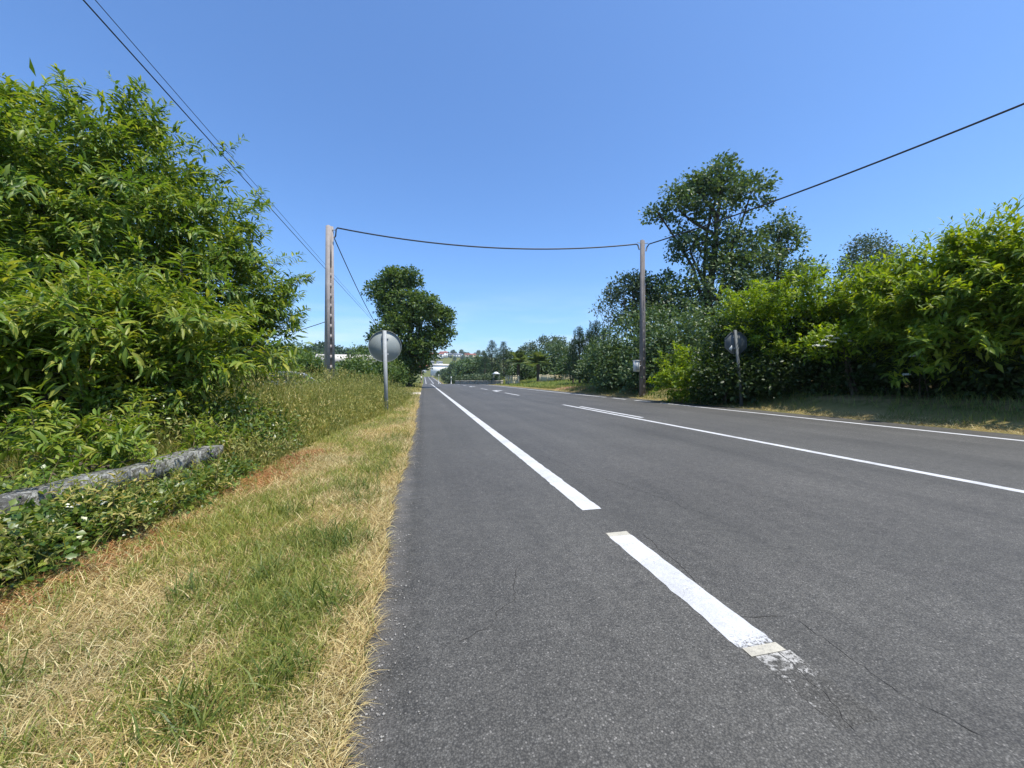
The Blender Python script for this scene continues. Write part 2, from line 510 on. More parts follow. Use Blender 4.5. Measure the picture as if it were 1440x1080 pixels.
def zr(y): return np.interp(y, _ty, _tz)


def H(x, y):
    x, y = np.asarray(x, float), np.asarray(y, float)
    z0 = zr(y)
    z = z0.copy() if z0.ndim else z0 * 1.0
    # left side: a low bank of tall grass, then slightly lower ground
    flat = np.minimum(z0, 0.0) * 0 + 0.0
    kl = sstep(-2.0, -16.0, x) * (1 - sstep(180, 320, y))
    z = z * (1 - kl) + (-0.35) * kl
    z = z + 0.22 * np.exp(-((x + 3.4) / 1.3) ** 2) * sstep(6, 9, y) * (1 - sstep(18, 24, y))
    # right side: bank under the hedge
    kr = sstep(10.4, 12.0, x)
    z = z + 0.45 * kr * (1 - sstep(22, 40, y))
    k2 = sstep(10.6, 24.0, x) * (1 - sstep(200, 330, y))
    z = z * (1 - k2) + (1.3 + np.zeros_like(z)) * k2
    # hills
    z = z + 50 * np.exp(-((x - 40) / 330) ** 2 - ((y - 900) / 190) ** 2) + 9 * np.exp(-((x + 110) / 80) ** 2 - ((y - 330) / 110) ** 2)
    z = z + 9 * np.exp(-((x - 60) / 60) ** 2 - ((y - 420) / 120) ** 2)
    z = z + 8 * np.exp(-((x - 230) / 120) ** 2 - ((y - 260) / 150) ** 2)
    # keep the road clear of the hill's foot
    kroad = (1 - sstep(6.2, 20.0, np.abs(x - 4.85))) * (1 - sstep(470, 560, y)) * sstep(90, 130, y)
    z = z * (1 - kroad) + z0 * kroad
    return z


def axis(parts):
    out = []
    for a, b, s in parts: out.append(np.arange(a, b, s))
    return np.unique(np.concatenate(out + [[parts[-1][1]]]))


gx = axis([(-1600, -200, 50), (-200, -40, 8), (-40, -8, 1.2), (-8, -3, 0.25), (-3, 0.3, 0.06), (0.3, 9.4, 1.2), (9.4, 13, 0.15), (13, 40, 1.2), (40, 200, 8), (200, 1600, 50)])
gy = axis([(-60, -4, 4), (-4, 0, 0.5), (0, 6, 0.08), (6, 16, 0.25), (16, 60, 0.8), (60, 250, 4), (250, 700, 12), (700, 2200, 50)])
X, Y = np.meshgrid(gx, gy)
Z = H(X, Y)
Z += (rng.random(Z.shape) - 0.5) * 0.02 * ((X < -0.3) | (X > 10.45)) * (np.abs(Y) < 60)
on_road = (X > -0.22) & (X < 10.26)
Z = Z - 0.05 * on_road - 0.012
nx, ny = len(gx), len(gy)
idx = np.arange(nx * ny).reshape(ny, nx)
Q = np.stack([idx[:-1, :-1], idx[:-1, 1:], idx[1:, 1:], idx[1:, :-1]], -1).reshape(-1, 4)
ground = mesh_obj('ground', np.stack([X, Y, Z], -1), [Q], M['ground'], smooth=True)
tag(ground, kind='structure')
straw_m = sstep(-2.9, -2.2, X) * (1 - sstep(12, 30, Y)) * (X < 0) + 0.9 * (sstep(9.9, 10.2, X) * (1 - sstep(10.9, 11.5, X)))
straw_m = straw_m + 0.55 * (X < 0) * sstep(-2, -1.2, X) * sstep(12, 30, Y) * (1 - sstep(80, 120, Y)) + 0.25 * (Y > 60)
fern_m = np.exp(-((X + 2.0) / 0.32) ** 2) * sstep(2.0, 2.6, Y) * (1 - sstep(4.6, 5.6, Y))
soil_m = sstep(10.4, 10.9, X) * (1 - sstep(12.0, 13.2, X)) * sstep(23, 25, Y) * (1 - sstep(36, 40, Y)) + fern_m
soil_m = soil_m + 0.8 * sstep(10.9, 11.8, X) * (1 - sstep(20, 24, Y)) * 0.7
# pale dirt drive that leaves the road to the left
dl = np.abs(Y - (26.5 + (X + 0.2) * 0.62))
path_m = (1 - sstep(1.2, 1.9, dl)) * (X < 0.2) * (X > -16)
cover = np.stack([np.clip(straw_m, 0, 1), np.clip(soil_m, 0, 1), np.clip(path_m, 0, 1), np.ones_like(X)], -1).astype(np.float32)
ca = ground.data.color_attributes.new('cover', 'FLOAT_COLOR', 'POINT')
ca.data.foreach_set('color', cover.reshape(-1))

# ------------------------------------------------------------------ road and its markings
ry = axis([(-30, 0, 2), (0, 8, 0.04), (8, 30, 0.25), (30, 110, 2), (110, 560, 4)])
jit = np.zeros(len(ry))
for s, a in ((0.5, 0.028), (1.7, 0.018), (6, 0.012), (17, 0.008)):
    ph = rng.random() * 10
    jit += a * np.sin(ry * s * 2 + ph + 1.3 * np.sin(ry * s * 0.7 + ph))
jit[ry < 8] += rng.normal(0, 0.006, (ry < 8).sum())
cols = [(-0.20, 1.0)] + [(0.05, 0), (1.2, 0), (3, 0), (5, 0), (7, 0), (9, 0)] + [(10.25, -1.0)]
RX = np.stack([np.full(len(ry), c) + (jit if k == 1 else (-jit[::-1] if k == -1 else 0)) for c, k in cols], 1)
RY = np.repeat(ry[:, None], len(cols), 1)
RZ = zr(RY).copy()
# thickness: the left and right edge drop to the ground
RX = np.concatenate([RX[:, :1] - 0.01, RX, RX[:, -1:] + 0.01], 1)
RY = np.concatenate([RY[:, :1], RY, RY[:, -1:]], 1)
RZ = np.concatenate([RZ[:, :1] - 0.06, RZ, RZ[:, -1:] - 0.06], 1)
nr, nc = RX.shape
ii = np.arange(nr * nc).reshape(nr, nc)
Q = np.stack([ii[:-1, :-1], ii[:-1, 1:], ii[1:, 1:], ii[1:, :-1]], -1).reshape(-1, 4)
road = tag(mesh_obj('road', np.stack([RX, RY, RZ], -1), [Q], M['asphalt']), kind='structure')


def strip(name, x, w, y0, y1, mat='paint', wear=None, lift=0.004, ends=0.0, skew=0.0):
    ys = np.unique(np.concatenate([np.arange(y0, min(y1, 10), 0.05), np.arange(max(y0, 10), min(y1, 40), 0.5), np.arange(max(y0, 40), y1, 3.0), [y1]]))
    ys = ys[(ys >= y0) & (ys <= y1)]
    n = len(ys)
    e = 0.004 * (ys < 12)
    lift = lift - 0.0025 + np.clip((ys - 30) * .0004, 0, .02)
    xl = x - w / 2 + rng.normal(0, 1, n) * e * 0.6
    xr_ = x + w / 2 + rng.normal(0, 1, n) * e * 0.6
    V = np.concatenate([np.stack([xl, ys, zr(ys) + lift], 1), np.stack([xr_, ys + skew, zr(ys) + lift], 1)])
    k = np.arange(n - 1)
    o = mesh_obj(name, V, [np.stack([k, k + n, k + n + 1, k + 1], 1)], M[mat], road)
    wv = np.zeros(n) if wear is None else wear(ys)
    a = o.data.attributes.new('wear', 'FLOAT', 'POINT')
    a.data.foreach_set('value', np.concatenate([wv, wv]).astype(np.float32))
    return o


strip('shoulder_line', 1.25, 0.155, 2.72, 110)
strip('shoulder_line', 1.25, 0.34, 205, 555)
strip('shoulder_dash', 1.215, 0.155, 1.196, 2.225, wear=lambda y: 0.22 * np.clip((1.28 - y) / 0.08, 0, 1))
strip('worn_paint_patch', 1.235, 0.155, 0.86, 1.152, 'worn_paint', wear=lambda y: 0.09 + 0.32 * np.clip((1.152 - y) / 0.28, 0, 1), lift=.0032)
strip('old_dash_end', 1.22, 0.15, 1.152, 1.196, 'old_paint', lift=0.0052, wear=lambda y: 0.05 + 0 * y)
strip('old_dash_end', 1.215, 0.15, 2.225, 2.285, 'old_paint', wear=lambda y: 0.06 + 0 * y)
strip('centre_line', 5.15, 0.12, -8, 13.8)
strip('centre_line', 5.42, 0.12, 8.8, 12.8)
for a, b in ((21.9, 26.0), (33.5, 37.5), (51, 55), (60, 64), (69, 73), (78, 82)):
    strip('centre_dash', 5.45, 0.14, a, b)
strip('centre_line', 5.3, 0.34, 205, 555)
strip('edge_line', 9.35, 0.14, -8, 13.9)
strip('edge_dash', 9.35, 0.14, 14.6, 15.8)
strip('edge_dash', 9.35, 0.14, 16.6, 17.9)
strip('edge_line', 9.35, 0.19, 18.7, 110)
strip('edge_line', 9.35, 0.36, 205, 555)


def crack(pts, w=0.004):
    # an open crack in the surface, wandering from point to point
    P = []
    for (ax, ay), (bx_, by_) in zip(pts[:-1], pts[1:]):
        g0, g1 = at(ax, ay, F * CAM_H / (ay - 532)), at(bx_, by_, F * CAM_H / (by_ - 532))
        k = max(4, int(np.linalg.norm(g1 - g0) / .02))
        for t in np.linspace(0, 1, k, endpoint=False): P.append(g0 + (g1 - g0) * t)
    P = np.array(P)
    d = unit_(np.gradient(P, axis=0)); nrm_ = np.stack([-d[:, 1], d[:, 0], 0 * d[:, 0]], 1)
    wob = np.convolve(rng.normal(size=len(P)) * .02, np.ones(5) / 5, 'same') + rng.normal(size=len(P)) * .003
    P = P + nrm_ * wob[:, None]; P[:, 2] = .0012
    ww = (w * (.25 + .9 * rng.random(len(P))))[:, None] / 2
    ww[0] = ww[-1] = 0.0003
    k = np.arange(len(P) - 1); n_ = len(P)
    return mesh_obj('crack', np.concatenate([P - nrm_ * ww, P + nrm_ * ww]), [np.stack([k, k + 1, k + 1 + n_, k + n_], 1)], M['crack'], road)


def unit_(v): return v / (np.linalg.norm(v, axis=-1, keepdims=True) + 1e-9)


crack([(905, 752), (960, 800), (1015, 860), (1075, 905), (1150, 965), (1215, 1040)], .0035)
crack([(1015, 860), (1060, 868), (1110, 866)], .0025)
crack([(1120, 872), (1200, 925), (1290, 990), (1400, 1040)], .003)
crack([(760, 640), (820, 664), (900, 690), (1010, 730)], .004)
crack([(640, 905), (690, 880), (720, 840), (735, 790)], .0025)


def return_arrow(y):
    # tapered shaft that swings to the right and ends in a broad head pointing back
    P = [(-0.12, 0), (0.12, 0), (0.2, 1.6), (0.42, 2.0), (0.42, 1.5), (0.95, 2.35), (0.42, 3.1), (0.42, 2.6), (-0.02, 2.2)]
    mb = MB()
    V = [(5.4 + p[0], y + p[1] * 1.15, float(zr(y)) + 0.005) for p in P]
    mb.add(V, T=[(0, 1, 2), (0, 2, 8), (8, 2, 3), (8, 3, 7), (4, 5, 6)])
    return mb.build('road_arrow', M['paint'], road)


return_arrow(28.2)
return_arrow(44.5)

# ------------------------------------------------------------------ foliage tools
def unit(v): return v / (np.linalg.norm(v, axis=-1, keepdims=True) + 1e-9)


T_LANCE = (np.array([(0, 0, 0), (.33, 0, .02), (.68, 0, -.03), (1, 0, -.16), (.30, .5, .07), (.30, -.5, .07), (.68, .42, .02), (.68, -.42, .02)]),
           [np.array([(0, 5, 1), (0, 1, 4), (2, 7, 3), (2, 3, 6)]), np.array([(1, 5, 7, 2), (1, 2, 6, 4)])])
T_OVAL = (np.array([(0, 0, 0), (.45, .5, .06), (1, 0, -.08), (.45, -.5, .06), (.5, 0, 0)]),
          [np.array([(0, 4, 1), (4, 2, 1), (0, 3, 4), (4, 3, 2)])])
T_DIA = (np.array([(0, 0, 0), (.45, .5, .08), (1, 0, -.06), (.45, -.5, .08)]), [np.array([(0, 2, 1), (0, 3, 2)])])


def leaf_verts(pos, d, nrm, L, W, tpl):
    T, F_ = tpl
    d = unit(d)
    s = unit(np.cross(nrm, d))
    nn = np.cross(d, s)
    L = np.asarray(L)[:, None, None]; W = np.asarray(W)[:, None, None]
    V = pos[:, None, :] + L * T[None, :, :1] * d[:, None] + W * T[None, :, 1:2] * s[:, None] + L * T[None, :, 2:] * nn[:, None]
    k = len(T)
    off = (np.arange(len(pos)) * k)[:, None, None]
    return V.reshape(-1, 3), [(f[None] + off).reshape(-1, f.shape[1]) for f in F_]


class Leaves:
    def __init__(s): s.V, s.F, s.n = [], [], 0
    def add(s, V, F_):
        s.V.append(V); s.F += [f + s.n for f in F_]; s.n += len(V)
    def build(s, name, mat, parent=None):
        tri = [f for f in s.F if f.shape[1] == 3]; quad = [f for f in s.F if f.shape[1] == 4]
        fs = ([np.concatenate(tri)] if tri else []) + ([np.concatenate(quad)] if quad else [])
        V = np.concatenate(s.V)
        if parent is not None: V = local(V, parent)
        return mesh_obj(name, V, fs, mat, parent)


def shell_points(lumps, n, lo=0.82, hi=1.02, low=-0.55, deep=0.72):
    """points on the outer skin of a union of balls, with the outward direction"""
    L = np.asarray(lumps, float)
    w = L[:, 3] ** 2; w /= w.sum()
    P, D = [], []
    tot = 0
    while tot < n:
        m = int(n * 1.8) + 50
        i = rng.choice(len(L), m, p=w)
        d = unit(rng.normal(size=(m, 3)))
        keep = d[:, 2] > low + 0.3 * (rng.random(m) - 0.5)
        r = L[i, 3] * (lo + (hi - lo) * rng.random(m))
        p = L[i, :3] + d * r[:, None]
        q = np.linalg.norm(p[:, None, :] - L[None, :, :3], axis=2) / L[None, :, 3]
        q[np.arange(m), i] = 9
        keep &= q.min(1) > deep if len(L) > 1 else True
        P.append(p[keep]); D.append(d[keep]); tot += keep.sum()
    return np.concatenate(P)[:n], np.concatenate(D)[:n]


def shoots(lv, P, D, length, m, leaf_l, leaf_w, tpl=T_LANCE, up=0.45, droop=0.25, wood=None, spread=0.95, rows=False):
    """leafy shoots: m leaves set around each curved twig, biggest in the middle"""
    n = len(P)
    ax = unit(D + np.array([0, 0, up]) + 0.35 * rng.normal(size=(n, 3)))
    ref = unit(np.cross(ax, unit(rng.normal(size=(n, 3)))))
    oth = np.cross(ax, ref)
    ln = length * (0.6 + 0.8 * rng.random(n))
    ph = rng.random(n) * 6.28
    for k in range(m):
        t = (k + 0.6) / m
        a = ph + (k * math.pi + .45 * rng.normal(size=n) if rows else k * 2.4)
        rad = ref * np.cos(a)[:, None] + oth * np.sin(a)[:, None]
        base = P + ax * (ln * t)[:, None] - np.array([0, 0, 1.0]) * (ln * 0.25 * t * t)[:, None]
        d = unit(ax * (0.25 + 0.75 * t) + rad * spread * (1 - 0.35 * t) + np.array([0, 0, -droop]) + 0.15 * rng.normal(size=(n, 3)))
        nr_ = unit(np.array([0, 0, 1.0]) + 0.5 * ax + 0.35 * rng.normal(size=(n, 3)))
        s = (0.65 + 0.6 * rng.random(n)) * (0.62 + 0.55 * math.sin(math.pi * min(1, t + 0.12)))
        lv.add(*leaf_verts(base, d, nr_, leaf_l * s, leaf_w * s, tpl))
    if wood is not None:
        e = P + ax * ln[:, None] - np.array([0, 0, 0.25]) * ln[:, None]
        side = ref * 0.004
        V = np.stack([P - side, P + side, e + side * .4, P + oth * 0.004, e], 1).reshape(-1, 3)
        o = (np.arange(n) * 5)[:, None]
        wood.add(V, T=np.concatenate([o + np.array([0, 1, 2]), o + np.array([3, 1, 2]), o + np.array([0, 3, 2])]))


def boughs(lv, P, D, k, reach, *a, **kw):
    """leafy bough ends: k shoots fanned out along each outward axis"""
    n = len(P)
    ax = unit(D + np.array([0, 0, .35]) + .45 * rng.normal(size=(n, 3)))
    ln = reach * (.55 + .9 * rng.random(n))
    i = np.repeat(np.arange(n), k)
    u = np.tile((np.arange(k) + .5) / k, n)
    p = P[i] + ax[i] * (ln[i] * u)[:, None] + rng.normal(size=(n * k, 3)) * (.16 * reach * (1.1 - u))[:, None]
    shoots(lv, p, unit(ax[i] + .75 * (1.15 - u)[:, None] * rng.normal(size=(n * k, 3))), *a, **kw)


def clumps(lv, P, D, m, size, leaf_l, leaf_w, tpl=T_DIA, flat=0.7):
    """sprays of m leaves round each point"""
    n = len(P) * m
    i = np.repeat(np.arange(len(P)), m)
    sz = size * (0.6 + 0.8 * rng.random(len(P)))[i]
    g = rng.normal(size=(n, 3))
    g *= np.minimum(1, 1.75 / np.linalg.norm(g, axis=1))[:, None] * np.array([1, 1, flat]) * sz[:, None] * 0.55
    p = P[i] + g
    d = unit(g + D[i] * 0.25 * size + 0.6 * size * rng.normal(size=(n, 3)))
    nr_ = unit(np.array([0, 0, 0.9]) + 0.55 * D[i] + 0.6 * rng.normal(size=(n, 3)))
    s = 0.6 + 0.8 * rng.random(n)
    lv.add(*leaf_verts(p, d, nr_, leaf_l * s, leaf_w * s, tpl))


def limb(mb, a, b, r0, r1, n=5, bow=0.15, sides=6):
    a, b = np.asarray(a, float), np.asarray(b, float)
    t = np.linspace(0, 1, n)[:, None]
    L = np.linalg.norm(b - a)
    c = (a + b) / 2 + np.array([rng.normal() * bow * L * .6, rng.normal() * bow * L * .6, abs(rng.normal()) * bow * L])
    pts = (1 - t) ** 2 * a + 2 * t * (1 - t) * c + t * t * b
    pts[1:-1] += rng.normal(size=(n - 2, 3)) * 0.015 * L
    mb.tube(pts, r0 + (r1 - r0) * t[:, 0], sides)
    return pts


def wood_for(mb, base, lumps, r, fork=0.3, twigs=3, stems=1):
    """tapered trunk with limbs out to every part of the crown"""
    L = np.asarray(lumps, float)
    base = np.asarray(base, float)
    top = L[np.argmax(L[:, 2])]
    cen = (L[:, :3] * L[:, 3:]).sum(0) / L[:, 3].sum()
    for s in range(stems):
        b = base + (np.array([rng.normal() * r * 3, rng.normal() * r * 3, 0]) if stems > 1 else 0)
        tp = top[:3] if s == 0 else L[rng.integers(len(L)), :3]
        mid = b + (np.array([cen[0], cen[1], 0]) - np.array([b[0], b[1], 0])) * 0.7 + np.array([0, 0, (cen[2] - b[2]) * 0.8])
        pts = np.array([b - [0, 0, 0.15], b + (mid - b) * .12 + rng.normal(size=3) * r * .2, b + (mid - b) * .5 + rng.normal(size=3) * r * .6, mid, mid + (tp - mid) * .6, tp])
        mb.tube(pts, [r * 1.35, r, r * .8, r * .6, r * .35, r * .12], 8)
        if s: continue
        main = pts
    for c in L:
        f = fork + (1 - fork) * rng.random() * 0.8
        k = f * (len(main) - 1)
        i = min(int(k), len(main) - 2)
        st = main[i] + (main[i + 1] - main[i]) * (k - i)
        if st[2] > c[2]: st = main[2]
        pp = limb(mb, st, c[:3], r * .38, r * .13)
        for _ in range(twigs):
            d = unit(rng.normal(size=3) + np.array([0, 0, .4]))
            limb(mb, pp[rng.integers(2, 5)], c[:3] + d * c[3] * .9, r * .12, r * .03, 4, 0.1, 4)


def sub_lumps(lumps, k=3, f=(0.45, 0.7), low=-0.35):
    """break each mass of a crown into smaller masses round its skin, so the outline is uneven"""
    out = [tuple(l) for l in lumps]
    for x, y, z, r in lumps:
        for _ in range(k):
            d = unit(rng.normal(size=3))
            if d[2] < low: d[2] *= -1
            q = r * (f[0] + (f[1] - f[0]) * rng.random())
            out.append((x + d[0] * r * .75, y + d[1] * r * .75, z + d[2] * r * .75, q * .75))
    return out


def W(l):
    """lumps given as photo pixel, depth and radius -> world"""
    return [(*at(a, b, d), r) for a, b, d, r in l]


def gz(x, y): return float(H(x, y))


def tree(name, label, cat, base, lumps, kind, leaf, n, r=0.2, group=None, leaf_l=0.17, leaf_w=0.055, m=14, size=0.5, length=0.4,
         inner=0.3, subs=2, low=-0.55, up=0.45, tpl=None, wood='bark', stems=1, twigs=3, lo=0.8, droop=0.25, flat=0.7, trunk_name='trunk', crown_name='crown', bough=0, reach=.8, hi=1.02, shrink=1.0, rag=0.0):
    base = (base[0], base[1], gz(base[0], base[1]) if len(base) < 3 else base[2])
    root = tag(empty(name, base), label, cat, group)
    lum = sub_lumps([(a_, b_, c_, d_ * shrink) for a_, b_, c_, d_ in lumps], subs) if subs else list(lumps)
    lv, mb = Leaves(), MB()
    wood_for(mb, base, lumps, r, twigs=twigs, stems=stems)
    P, D = shell_points(lum, n, lo=lo, hi=hi, low=low)
    if kind == 'bough':
        boughs(lv, P, D, bough, reach, length, m, leaf_l, leaf_w, tpl or T_LANCE, up=up, droop=droop, wood=mb, rows=True)
    elif kind == 'shoot':
        shoots(lv, P, D, length, m, leaf_l, leaf_w, tpl or T_LANCE, up=up, droop=droop, wood=mb)
    else:
        clumps(lv, P, D, m, size, leaf_l, leaf_w, tpl or T_DIA, flat)
    if inner:
        P, D = shell_points(lum, int(n * inner), lo=0.35, hi=0.8, low=-0.8, deep=0.2)
        clumps(lv, P, D, m, size * 1.2, leaf_l * 1.1, leaf_w * 1.3, T_DIA, flat)
    lv.build(crown_name, M[leaf], root)
    mb.v = [local(v, root) for v in mb.v]
    mb.build(trunk_name, M[wood], root, True)
    return root


def copy_thing(o, loc, rz=0.0, sc=1.0, label=None):
    c = o.copy(); COL.objects.link(c)
    c.location = loc; c.rotation_euler = (0, 0, rz); c.scale = (sc, sc, sc)
    if label: c['label'] = label
    for ch in list(o.children):
        k = ch.copy(); COL.objects.link(k); k.parent = c
        for g in list(ch.children):
            h = g.copy(); COL.objects.link(h); h.parent = k
    return c

# ------------------------------------------------------------------ poles, cables, signs
def hexa(mb, c0, w0, d0, c1, w1, d1, u, v):
    """tapered block from a rectangle round c0 to a rectangle round c1 (u: width axis, v: depth axis)"""
    P = []
    for c, w, d in ((c0, w0, d0), (c1, w1, d1)):
        for a, b in ((-1, -1), (1, -1), (1, 1), (-1, 1)):
            P.append(np.asarray(c) + u * a * w / 2 + v * b * d / 2)
    mb.add(P, Q=[(0, 3, 2, 1), (4, 5, 6, 7), (0, 1, 5, 4), (1, 2, 6, 5), (2, 3, 7, 6), (3, 0, 4, 7)])


def concrete_pole(label, x, y, top_z, face_deg, hole_top, group, slim=1.0):
    z0 = gz(x, y)
    root = tag(empty('utility_pole', (x, y, z0)), label, 'utility pole', group)
    a = math.radians(face_deg)                       # direction the face with the holes looks at
    v = np.array([math.cos(a), math.sin(a), 0.0]); u = np.array([-v[1], v[0], 0.0])
    Hh = top_z - z0
    wd = lambda z: (0.40 - 0.13 * z / Hh) * slim
    dp = lambda z: (0.27 - 0.09 * z / Hh) * slim
    mb = MB()
    zv = np.array([0, 0, 1.0])
    for s in (-1, 1):
        f = lambda z: zv * z + u * s * wd(z) * 0.335
        hexa(mb, f(-0.4), wd(0) * .33, dp(0), f(Hh), wd(Hh) * .33, dp(Hh), u, v)
    top = hole_top - z0
    hexa(mb, zv * top, wd(top) * .338, dp(top) * .72, zv * (Hh - .004), wd(Hh) * .338, dp(Hh) * .72, u, v)
    z = top - 0.27
    while z > 0.3:
        hexa(mb, zv * (z - .20), wd(z) * .338, dp(z) * .72, zv * z, wd(z) * .338, dp(z) * .72, u, v)
        z -= 0.47
    hexa(mb, zv * -0.3, wd(0) * .338, dp(0) * .72, zv * (z + .05), wd(z) * .338, dp(z) * .72, u, v)
    mb.build('shaft', M['concrete_old' if slim < 1 else 'concrete'], root)
    return root, z0


LP = at(463.5, 318, 17.7)
RP = at(903.5, 338, 19.5)
p1, z1 = concrete_pole('grey concrete pole with a ladder of square holes, left of the road behind tall grass', LP[0], LP[1], LP[2], -42, at(463, 376, 17.7)[2], 'concrete cable poles either side of the road')
p2, z2 = concrete_pole('grey concrete pole with square holes, right of the road with a meter box on it', RP[0], RP[1], RP[2], -62, at(903, 430, 19.5)[2], 'concrete cable poles either side of the road', .76)


def clamp(root, p, q):
    mb = MB()
    mb.tube([p, (np.asarray(p) + np.asarray(q)) / 2, q], [.022, .018, .022], 6)
    mb.v = [local(v, root) for v in mb.v]
    mb.build('cable_clamp', M['galv'], root)


clamp(p1, LP + [0.12, 0, -0.16], LP + [0.30, -0.02, -0.16])
clamp(p2, RP + [-0.12, 0, -0.14], RP + [-0.28, 0.0, -0.14])
clamp(p2, RP + [0.12, 0, -0.14], RP + [0.28, -0.05, -0.14])


def cable(label, pts, sag, r, n=28, twist=False, extra=None):
    a, b = np.asarray(pts[0], float), np.asarray(pts[1], float)
    t = np.linspace(0, 1, n)
    P = a + (b - a) * t[:, None]
    P[:, 2] -= 4 * sag * t * (1 - t)
    if extra is not None: P = np.concatenate([extra, P]) if extra[1] == 'pre' else P
    mb = MB(); mb.tube(P, r, 6)
    o = mb.build('overhead_cable', M['cable'], None, True)
    return tag(o, label, 'cable', 'overhead cables')


def cable_path(label, P, r):
    mb = MB(); mb.tube(np.asarray(P, float), r, 6)
    return tag(mb.build('overhead_cable', M['cable'], None, True), label, 'cable', 'overhead cables')


def cat(a, b, sag, n=26):
    t = np.linspace(0, 1, n)[:, None]
    P = np.asarray(a) + (np.asarray(b) - np.asarray(a)) * t
    P[:, 2] -= 4 * sag * t[:, 0] * (1 - t[:, 0])
    return P


a = LP + [0.34, -0.02, -0.06]; b = RP + [-0.34, 0, -0.22]
drop = np.array([LP + [0.2, -.05, -.55], LP + [0.27, -.06, -.45], LP + [0.29, -.05, -.15]])
end = np.array([RP + [-0.26, 0, -.26], RP + [-0.19, -.02, -.5]])
cable_path('black bundled cable crossing over the road between the two concrete poles', np.concatenate([drop, cat(a, b, 0.55), end]), 0.032)
c0 = RP + [0.34, -0.05, -0.18]
q = at(1440, 146, 10.5); far = c0 + (q - c0) * 1.9
far[2] = c0[2] + (q[2] - c0[2] + 0.549) / 0.526
cable_path('black bundled cable running from the right concrete pole out over the hedge', np.concatenate([np.array([RP + [0.17, -.04, -.55], RP + [0.22, -.05, -.35]]), cat(c0, far, 0.55)]), 0.032)
tele_y = 58.0
cable_path('thick telephone cable passing behind the left pole beside the road', cat((-4.62, -22, 6.45), (-4.2, tele_y, 6.1), 0.25, 60), 0.0105)
cable_path('thin telephone wire just above the thick one beside the road', cat((-4.60, -22, 6.60), (-4.2, tele_y, 6.28), 0.24, 60), 0.006)
cable_path('black cable dropping from the left pole into the roadside tree', cat(LP + [0.2, .05, -0.55], (-4.2, tele_y, 6.0), 1.1, 40), 0.024)
cable_path('black service cable low on the left pole leading away behind the big tree', cat((LP[0] - .2, LP[1], at(463, 453, 17.7)[2]), (-14, 27.0, 2.9), 0.35, 20), 0.016)
wp = tag(empty('utility_pole', (-4.2, tele_y, gz(-4.2, tele_y))), 'brown wooden pole standing behind the roadside tree', 'utility pole')
mb = MB(); mb.tube([(0, 0, -.4), (0, 0, 3.5), (0, 0, 7.0)], [.15, .125, .1], 10); mb.build('shaft', M['wood'], wp, True)

# grey meter box strapped to the right pole
bx = at(894.8, 515, 19.35)
mr = tag(empty('meter_box', (bx[0], bx[1], bx[2] - .28)), 'pale grey meter box fixed to the side of the right concrete pole', 'meter box')
mb = MB(); mb.box((0, 0, .28), (.26, .18, .54)); mb.build('case', M['box_grey'], mr)
mb = MB(); mb.box((0, -.01, .565), (.30, .24, .03)); mb.build('lid', M['box_grey'], mr)
mb = MB(); mb.box((0, -.097, .28), (.19, .012, .42)); mb.build('door', M['galv'], mr)
mb = MB(); mb.box((.2, 0.02, .3), (.14, .05, .06)); mb.build('bracket', M['galv'], mr)


def sign(label, x, y, disc_c, size, sides, post_top, lean, mat, postw, turn=0.0):
    z0 = gz(x, y)
    root = tag(empty('road_sign', (x, y, z0), turn), label, 'road sign', 'road signs seen from behind')
    t = np.array([disc_c[0] - x, 0, disc_c[2] - z0])
    Ht = post_top - z0
    off = lambda z: np.array([lean * z, 0, z])
    mb = MB()
    w, dpt, th = postw, postw * .5, .006
    for (cx, cy, ww, dd) in ((0, -dpt / 2, w, th), (-w / 2 + th / 2, 0.001, th, dpt), (w / 2 - th / 2, 0.001, th, dpt)):
        u, v = np.array([1., 0, 0]), np.array([0, 1., 0])
        hexa(mb, off(-.3) + [cx, cy, 0], ww, dd, off(Ht) + [cx, cy, 0], ww, dd, u, v)
    mb.build('post', M['galv' if sides == 0 else 'shaded_sign'], root)
    c = off(t[2])
    r = size / 2
    n = 64 if sides == 0 else sides
    ph = math.pi / 8 if sides == 8 else 0
    ang = np.arange(n) * 2 * math.pi / n + ph
    k = r / math.cos(math.pi / 8) if sides == 8 else r
    ol = np.stack([np.cos(ang), np.sin(ang)], 1) * k
    mb = MB()
    mb.poly_prism(ol * .975, c + [0, dpt / 2 + .012, 0], (1, 0, 0), (0, 0, 1), np.array([0, 1, 0]), .012)
    pl = mb.build('plate', M[mat], root)
    # folded rim of the plate
    mb = MB()
    A, B = ol * 1.0, ol * .975
    y0, y1 = dpt / 2 - .012, dpt / 2 + .026
    V = []
    for o, yy in ((A, y0), (B, y0), (A, y1), (B, y1)):
        V.append(np.stack([c[0] + o[:, 0], np.full(n, yy), c[2] + o[:, 1]], 1))
    i = np.arange(n); j = (i + 1) % n
    mb.add(np.concatenate(V), Q=np.concatenate([np.stack(q, 1) for q in ((i, j, n + j, n + i), (2 * n + i, 3 * n + i, 3 * n + j, 2 * n + j), (i, 2 * n + i, 2 * n + j, j), (n + i, n + j, 3 * n + j, 3 * n + i))]))
    mb.build('rim', M[mat], root)
    for dz in (-r * .5, r * .5):
        mb = MB(); mb.box(off(t[2] + dz) + [0, dpt / 2 + .002, 0], (w * 1.9, .018, .035)); mb.build('clamp', M['galv'], root)
    return root, c, dpt


